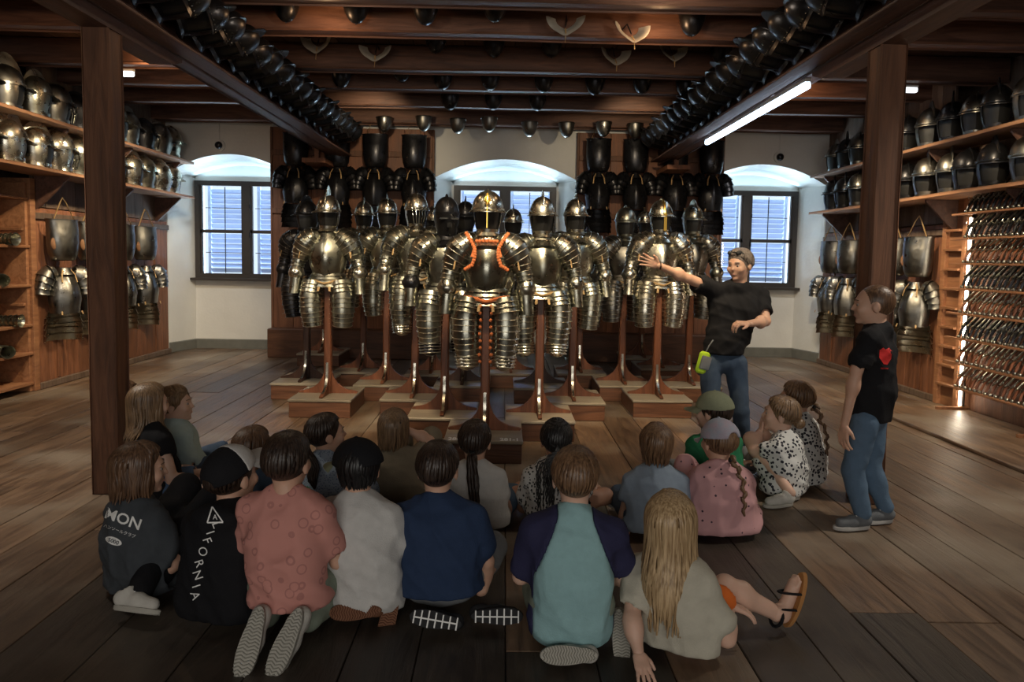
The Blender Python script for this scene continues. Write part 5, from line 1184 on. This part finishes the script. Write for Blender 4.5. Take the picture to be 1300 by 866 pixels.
# bare foot in a black strapped sandal, toes up
fo = ank-b0; up_ = nrm(A_(.45,.35,1)); tw = nrm(A_(.9,.2,-.1)); sn = tw
V, Q = sdf_mesh([S_cone(fo, fo+tw*.03, .034, .030, .02), S_cone(fo+tw*.03-up_*.01, fo+tw*.045+up_*.12, .030, .026, .02)]+[S_cone(fo+tw*.045+up_*.12+A_(0,.012*k,0), fo+tw*.05+up_*(.15-.004*abs(k))+A_(0,.014*k,0), .011, .008, .004) for k in (-2,-1,0,1,2)], .006)
ft = fast_mesh('foot', [(V, Q)], M['skinB'], r, np.zeros(3))
R = []
yv = nrm(np.cross(up_, tw))
for t in np.linspace(0, 2*PI, 24, endpoint=False): R.append(fo+tw*.062+up_*(.055+.115*math.cos(t))+yv*.042*math.sin(t))
R = np.array(R); obj('sandal_sole', G().loft([R, R+tw*.018]), cloth('sandal_sole', (.42,.20,.07)), r, 30)
g = G()
for q in (.02, .085): g.tube([fo+tw*.06+up_*q+yv*.04*math.cos(t)-tw*.072*math.sin(t) for t in np.linspace(0, PI, 12)], .008, 6, flat=.5)
g.tube([fo-up_*.0+tw*.01+yv*.038*math.cos(t)-up_*.02+up_*.035*math.sin(t) for t in np.linspace(0, 2*PI, 14)], .007, 6)
obj('sandal_strap', g, M['c_black'], r)
# -- second row
J = seat((922,686), (912,562), .05, -8, 'cross', .95, hyaw=-18, sw=.125)
J['kn'][0] = J['S']+A_(-.14,.24,.2)
person(J, dict(seed=18, label='child in a pink dotted T-shirt with a blotchy blue cap and a brown braid', hair='sandy', hairtype='braid', len=.26, tz=-.06, dx=.06, shirt='c_dots', pants='c_dots', shoe='grey', fat=1.25, fold=.006, cap=dict(mat='c_tiedye', M=frame(A_(-.4,.9,-.18)))))
J = seat((830,686), (833,566), .03, 5, 'cross', .95, sw=.125); J['kn'] = [J['S']+J['f']*.27+J['rt']*q*.15 for q in (-1,1)]
setarm(J, 0, J['sh'][0]+A_(-.04,.0,-.20), J['sh'][0]+A_(-.05,-.02,-.40), A_(-.1,-.2,-1)); person(J, dict(seed=19, label='child in a pale blue-grey T-shirt with a straight brown bob', hair='sandy', hairtype='bob', len=.10, shirt='c_bluegrey', pants='c_djeans', shoe='grey', sleeve=.5))
J = seat((706,672), (706,560), .05, 0, 'wide', .98, sw=.13)
J['kn'] = [at(656,628,J['S'][1]+.10), at(768,630,J['S'][1]+.10)]
person(J, dict(seed=20, label='child with many long black braids in a white top printed in black', hair='black', hairtype='braids', len=.30, shirt='c_script', pants='c_black', leg=.3, skin='skinC', shoe='grey'))
J = seat((608,680), (603,562), .05, 5, 'cross', .93, sw=.125); J['kn'] = [J['S']+J['f']*.27+J['rt']*q*.16 for q in (-1,1)]
person(J, dict(seed=21, label='child in a white T-shirt and jeans with a long brown ponytail', hair='dark', hairtype='tail', len=.34, tz=-.03, dx=.0, shirt='c_white', pants='c_jeans', shoe='grey', sleeve=.55))
J = seat((505,648), (500,545), .05, 12, 'up', .95, hyaw=6, sw=.12)
setarm(J, 1, at(545,560,J['S'][1]+.16), at(516,545,J['S'][1]+.14), A_(-.6,.2,.6), A_(0,.3,-1))
r, sh, b0 = person(J, dict(seed=22, label='child in a khaki T-shirt with shoulder-length light brown hair and a dark clip', hair='fair', hairtype='long', len=.12, shirt='c_khaki', pants='c_khaki', shoe='grey'))
H = J['H']; obj('hair_clip', G().ball(H+J['Fm']@A_(.05,-.085,.06)-b0, A_(.02,.012,.012), 10, 6), M['void'], r)
J = seat((418,662), (415,552), .05, 20, 'cross', .95, hyaw=62, hpitch=8, sw=.125)
person(J, dict(seed=23, label='child in a blue patterned shirt looking right, dark hair in a ponytail', hair='dark', hairtype='tail', len=.20, tz=-.04, tie='c_pink', shirt='c_bluepat', pants='c_bluepat', shoe='grey'))
J = seat((325,680), (322,570), .04, 25, 'cross', .92, hyaw=30, sw=.12)
person(J, dict(seed=24, label='child mostly hidden behind the black cap, long brown hair and green shorts', hair='brown', hairtype='long', len=.22, shirt='c_djeans', pants='c_green', shoe='grey'))
# -- left group by the post
J = seat((232,622), (223,514), .02, 50, 'cross', .93, hyaw=82, hpitch=6, sw=.12)
person(J, dict(seed=25, label='child in a pale mint T-shirt in profile looking right', hair='fair', hairtype='bob', len=.03, shirt='c_mint', pants='c_djeans', leg=1., shoe='grey', skin='skinB', sleeve=.75))
J = seat((196,650), (190,513), .04, 35, 'up', 1.05, hyaw=45, sw=.13)
J['kn'][1] = at(262,622,J['S'][1]-.05); J['an'][1] = J['kn'][1]+A_(.05,.1,-.30); J['an'][1][2] = .06; J['kn'][0] = J['kn'][1]+A_(-.02,.22,.02); J['an'][0] = J['kn'][0]+A_(0,.1,-.3); J['an'][0][2] = .06; J['ft'] = [(A_(*J['an'][q][:2], .012), A_(1,.3,0), A_(0,0,-1)) for q in (0,1)]
setarm(J, 1, J['sh'][1]+A_(.07,-.02,-.21), J['sh'][1]+A_(.27,.03,-.26))
person(J, dict(seed=26, label='long-haired child in a black top and denim shorts beside the left post', hair='fair', hairtype='long', len=.20, shirt='c_black', pants='c_shorts', leg=.55, shoe='grey', sleeve=.3, skin='skinB', fat=.95))
J = seat((150,612), (157,507), .03, 40, 'cross', .9, hyaw=45, sw=.12)
person(J, dict(seed=27, label='child almost hidden behind the left post, only brown hair showing', hair='brown', hairtype='long', len=.12, shirt='c_djeans', pants='c_djeans', shoe='grey'))
# -- right group
J = seat((918,646), (904,524), .05, -15, 'cross', 1.0, hyaw=-50, hpitch=2, sw=.125)
person(J, dict(seed=28, label='child in a green long-sleeved shirt and an olive peaked cap looking left', hair='dark', hairtype='short', shirt='c_green', pants='c_grey', shoe='grey', sleeve=1.9, skin='skinB', cap=dict(mat='c_olive', M=frame(A_(-.85,.5,-.05)), gap=False)))
J = seat((1003,636), (990,527), .04, -42, 'up', .93, hyaw=-72, hpitch=6, sw=.12)
J['kn'] = [J['S']+J['f']*.20+Zv*.24+J['rt']*q*.08 for q in (-1,1)]
J['ft'] = [(fl(1003,640,.012), A_(-1,-.25,0), A_(0,0,-1)), (fl(1012,632,.012), A_(-1,-.2,0), A_(0,0,-1))]; J['an'] = [J['ft'][0][0]+A_(0,0,.07), J['ft'][1][0]+A_(0,0,.07)]
setarm(J, 0, at(957,572,J['S'][1]+.02), at(966,548,J['S'][1]+.1), A_(.1,.1,1), A_(1,0,0)); 
person(J, dict(seed=29, label='child in a white dress with small black flowers, hair tied back, looking left', hair='fair', hairtype='bun', tz=-.03, shirt='c_floral', pants='c_floral', leg=.55, shoe='white', sleeve=.45, skin='skinB', fat=1.05))
J = seat((1028,622), (1010,507), .05, -35, 'cross', .95, hyaw=-60, sw=.12)
person(J, dict(seed=30, label='child with a long brown braid behind the child in the flowered dress', hair='sandy', hairtype='braid', len=.28, tz=-.04, dx=.05, shirt='c_floral', pants='c_grey', shoe='grey'))
# -- standing boy
def stand_person(foot, head, face, hyaw, s, Hh, sw): 
    a = math.radians(face); f = A_(math.sin(a), math.cos(a), 0); rt = A_(math.cos(a), -math.sin(a), 0); b = foot.copy(); b[2] = 0; ha = math.radians(hyaw)
    S = b+Zv*Hh*.52; H = head; N = H-Zv*.138*s-nrm(A_(math.sin(ha), math.cos(ha), 0))*.03
    J = dict(H=H, Fm=frame(A_(math.sin(ha), math.cos(ha), 0)), N=N, S=S, f=f, rt=rt); J['sh'] = [N+rt*q*sw-Zv*.045*s for q in (-1,1)]
    J['hip'] = [S+rt*q*.085*s-Zv*.01 for q in (-1,1)]; J['an'] = [b+rt*q*.09*s+Zv*.075 for q in (-1,1)]; J['kn'] = [(J['hip'][i]*.52+J['an'][i]*.48)+f*.02 for i in (0,1)]
    J['el'] = [J['sh'][i]+rt*q*.05-Zv*.26*s for i, q in enumerate((-1,1))]; J['wr'] = [J['el'][i]-Zv*.22*s+f*.03 for i in (0,1)]
    J['ft'] = [(A_(*(J['an'][q]-f*.03)[:2], .012), f, A_(0,0,-1)) for q in (0,1)]; fixhands(J); return J
ftp = fl(1098,668); Yb_ = ftp[1]
J = stand_person(ftp, at(1108,388,Yb_-.02), -48, -72, 1.0, 1.38, .145); J['S'] = at(1104,528,Yb_); J['hip'] = [J['S']+J['rt']*q*.075-Zv*.02 for q in (-1,1)]
J['an'] = [fl(1085,672,.0)+Zv*.08+A_(.045,0,0), fl(1118,664,.0)+Zv*.08+A_(.03,0,0)]; J['kn'] = [at(1090,600,J['an'][0][1]-.0)+J['f']*.03, at(1112,598,J['an'][1][1])+J['f']*.03]
J['ft'] = [(A_(*(J['an'][q]+A_(.02,.0,0))[:2], .014), nrm(A_(-1,-.12,0)), A_(0,0,-1)) for q in (0,1)]
setarm(J, 0, at(1083,515,Yb_-.13), at(1070,545,Yb_-.10), A_(-.05,.0,-1), A_(.7,.3,0), A_(-.6,-.4,0))
setarm(J, 0, at(1088,468,Yb_-.15), at(1072,540,Yb_-.13), A_(-.03,.02,-1), A_(.8,.3,0), A_(-.7,-.4,0)); J['hem'] = J['S']+Zv*.02
r, sh, b0 = person(J, dict(seed=31, s=1.0, label='standing boy in a black T-shirt with a red emblem on the back and faded jeans', hair='brown', hairtype='crop', shirt='c_tblack', pants='c_jeans', waist=.122, legr=.9, leg=1.92, shoe='grey', shoe_s=1.0, sleeve=.72, shirt_z=.62, fat=.93, hand=.95, hs=1.03))
og = J['N']*.6+J['S']*.4; dr = nrm(A_(.25, .95, 0)); RR = nrm(A_(.97,-.2,0)); og, dr = onbody(1124, 452, J)
g = G().add([A_(-.03,.03,0),A_(-.012,.045,0),A_(0,.034,0),A_(.016,.046,0),A_(.032,.028,0),A_(.03,-.015,0),A_(.012,-.048,0),A_(-.006,-.045,0),A_(-.03,-.01,0)], [tuple(range(9))])
M['redprint'] = mat('red_print', (.65,.03,.03), .6)
project_text('', 0, sh, og, RR, Zv, M['redprint'], 'red_emblem', r, b0, dr, me=g.mesh('emblem', 0)); project_text('RRRRR', .013, sh, og-Zv*.073, RR, Zv, M['redprint'], 'small_red_lettering', r, b0, dr)
# -- the guide
Yg = 5.25; ft_ = at(925,594,Yg); ft_[2] = 0; ft_ = fl(918,592); ft_[1] = Yg
J = stand_person(ft_, at(939,337,Yg-.02), 200, 238, 1.12, 1.66, .170)
J['rt'] = A_(math.cos(math.radians(195)), -math.sin(math.radians(195)), 0); J['Fm'] = frame(A_(-.74,-.66,-.10)); J['N'] = at(938,364,Yg); J['S'] = at(918,458,Yg)
J['sh'] = [at(966,376,Yg+.02), at(907,368,Yg)]; J['hip'] = [J['S']+A_(.10,0,-.02), J['S']+A_(-.10,0,-.02)]; J['an'] = [at(943,585,Yg+.0), at(897,578,Yg+.04)]; J['kn'] = [at(940,522,Yg-.04), at(903,520,Yg-.02)]; J['hem'] = J['S']+Zv*.06
J['an'][0][2] = J['an'][1][2] = .08; J['ft'] = [(A_(*J['an'][q][:2], .014)+A_(0,.03,0), A_(-.15,-1,0), A_(0,0,-1)) for q in (0,1)]
setarm(J, 1, at(872,353,Yg-.10), at(836,337,Yg-.18), A_(-1,-.1,.35), A_(-.2,-1,-.1), A_(-.2,0,1)); J['hc'] = [(1.25,), (.18, .16)]
setarm(J, 0, at(972,408,Yg-.08), at(950,411,Yg-.27), A_(-1,-.2,.05), A_(0,.3,-1), A_(-.2,-1,.3))
r, sh, b0 = person(J, dict(seed=32, s=1.12, label='woman guide in a black T-shirt and blue jeans stretching her arm towards the armour', hair='grey', hairtype='tail', len=.10, tz=-.02, shirt='c_tblack', pants='c_djeans', waist=.13, neck=1.25, legr=.88, leg=1.95, shoe='grey', shoe_s=1.15, sleeve=.55, shirt_z=.80, fat=.98, hand=1.02, hs=1.06, fold=.006, armr=1.02))
sg = G(); Fm = J['Fm']; H = J['H']
for q in (-1, 1): sg.ball(H+Fm@A_(q*.034,.062,.098)-b0, A_(.028,.012,.020), 12, 7)
sg.tube([H+Fm@A_(-.06,.05,.095)-b0, H+Fm@A_(0,.075,.108)-b0, H+Fm@A_(.06,.05,.095)-b0], .004, 5)
for q in (-1, 1): sg.tube([H+Fm@A_(q*.062,.05,.095)-b0, H+Fm@A_(q*.088,-.01,.045)-b0, H+Fm@A_(q*.086,-.05,.02)-b0], .003, 5)
tag(obj('sunglasses', sg, M['void'], None, loc=b0), 'dark sunglasses pushed up on the woman guide\'s hair', 'sunglasses')
w_ = J['wr'][1]; bx_ = G().tube([w_+A_(.014,0,-.028), w_+A_(.010,-.028,0), w_+A_(.008,0,.028), w_+A_(.012,.028,0), w_+A_(.014,0,-.028)], .007, 6); obj('watch', G().tube([w_+A_(.012,.026*math.cos(t),.026*math.sin(t))-b0 for t in np.linspace(0, 2*PI, 14)], .006, 6), M['dstrap'], r)
pk = at(893,457,Yg-.15); t = empty('belt_pouch', pk, 0, 'small neon yellow and grey pouch hanging at the woman guide\'s hip', 'pouch')
obj('pouch', G().bbox((-.035,-.018,-.09), (.035,.018,.055), .014), M['c_lime'], t, 60); obj('panel', G().bbox((-.02,-.026,-.06), (.045,-.012,.03), .006), M['c_grey'], t, 60); t.scale = (1.15,1.0,1.15); t.rotation_euler = (0,.25,0); obj('cord', G().tube([(0,0,.05),(.01,.0,.10),(.03,.02,.14)], .005, 5), M['c_grey'], t)
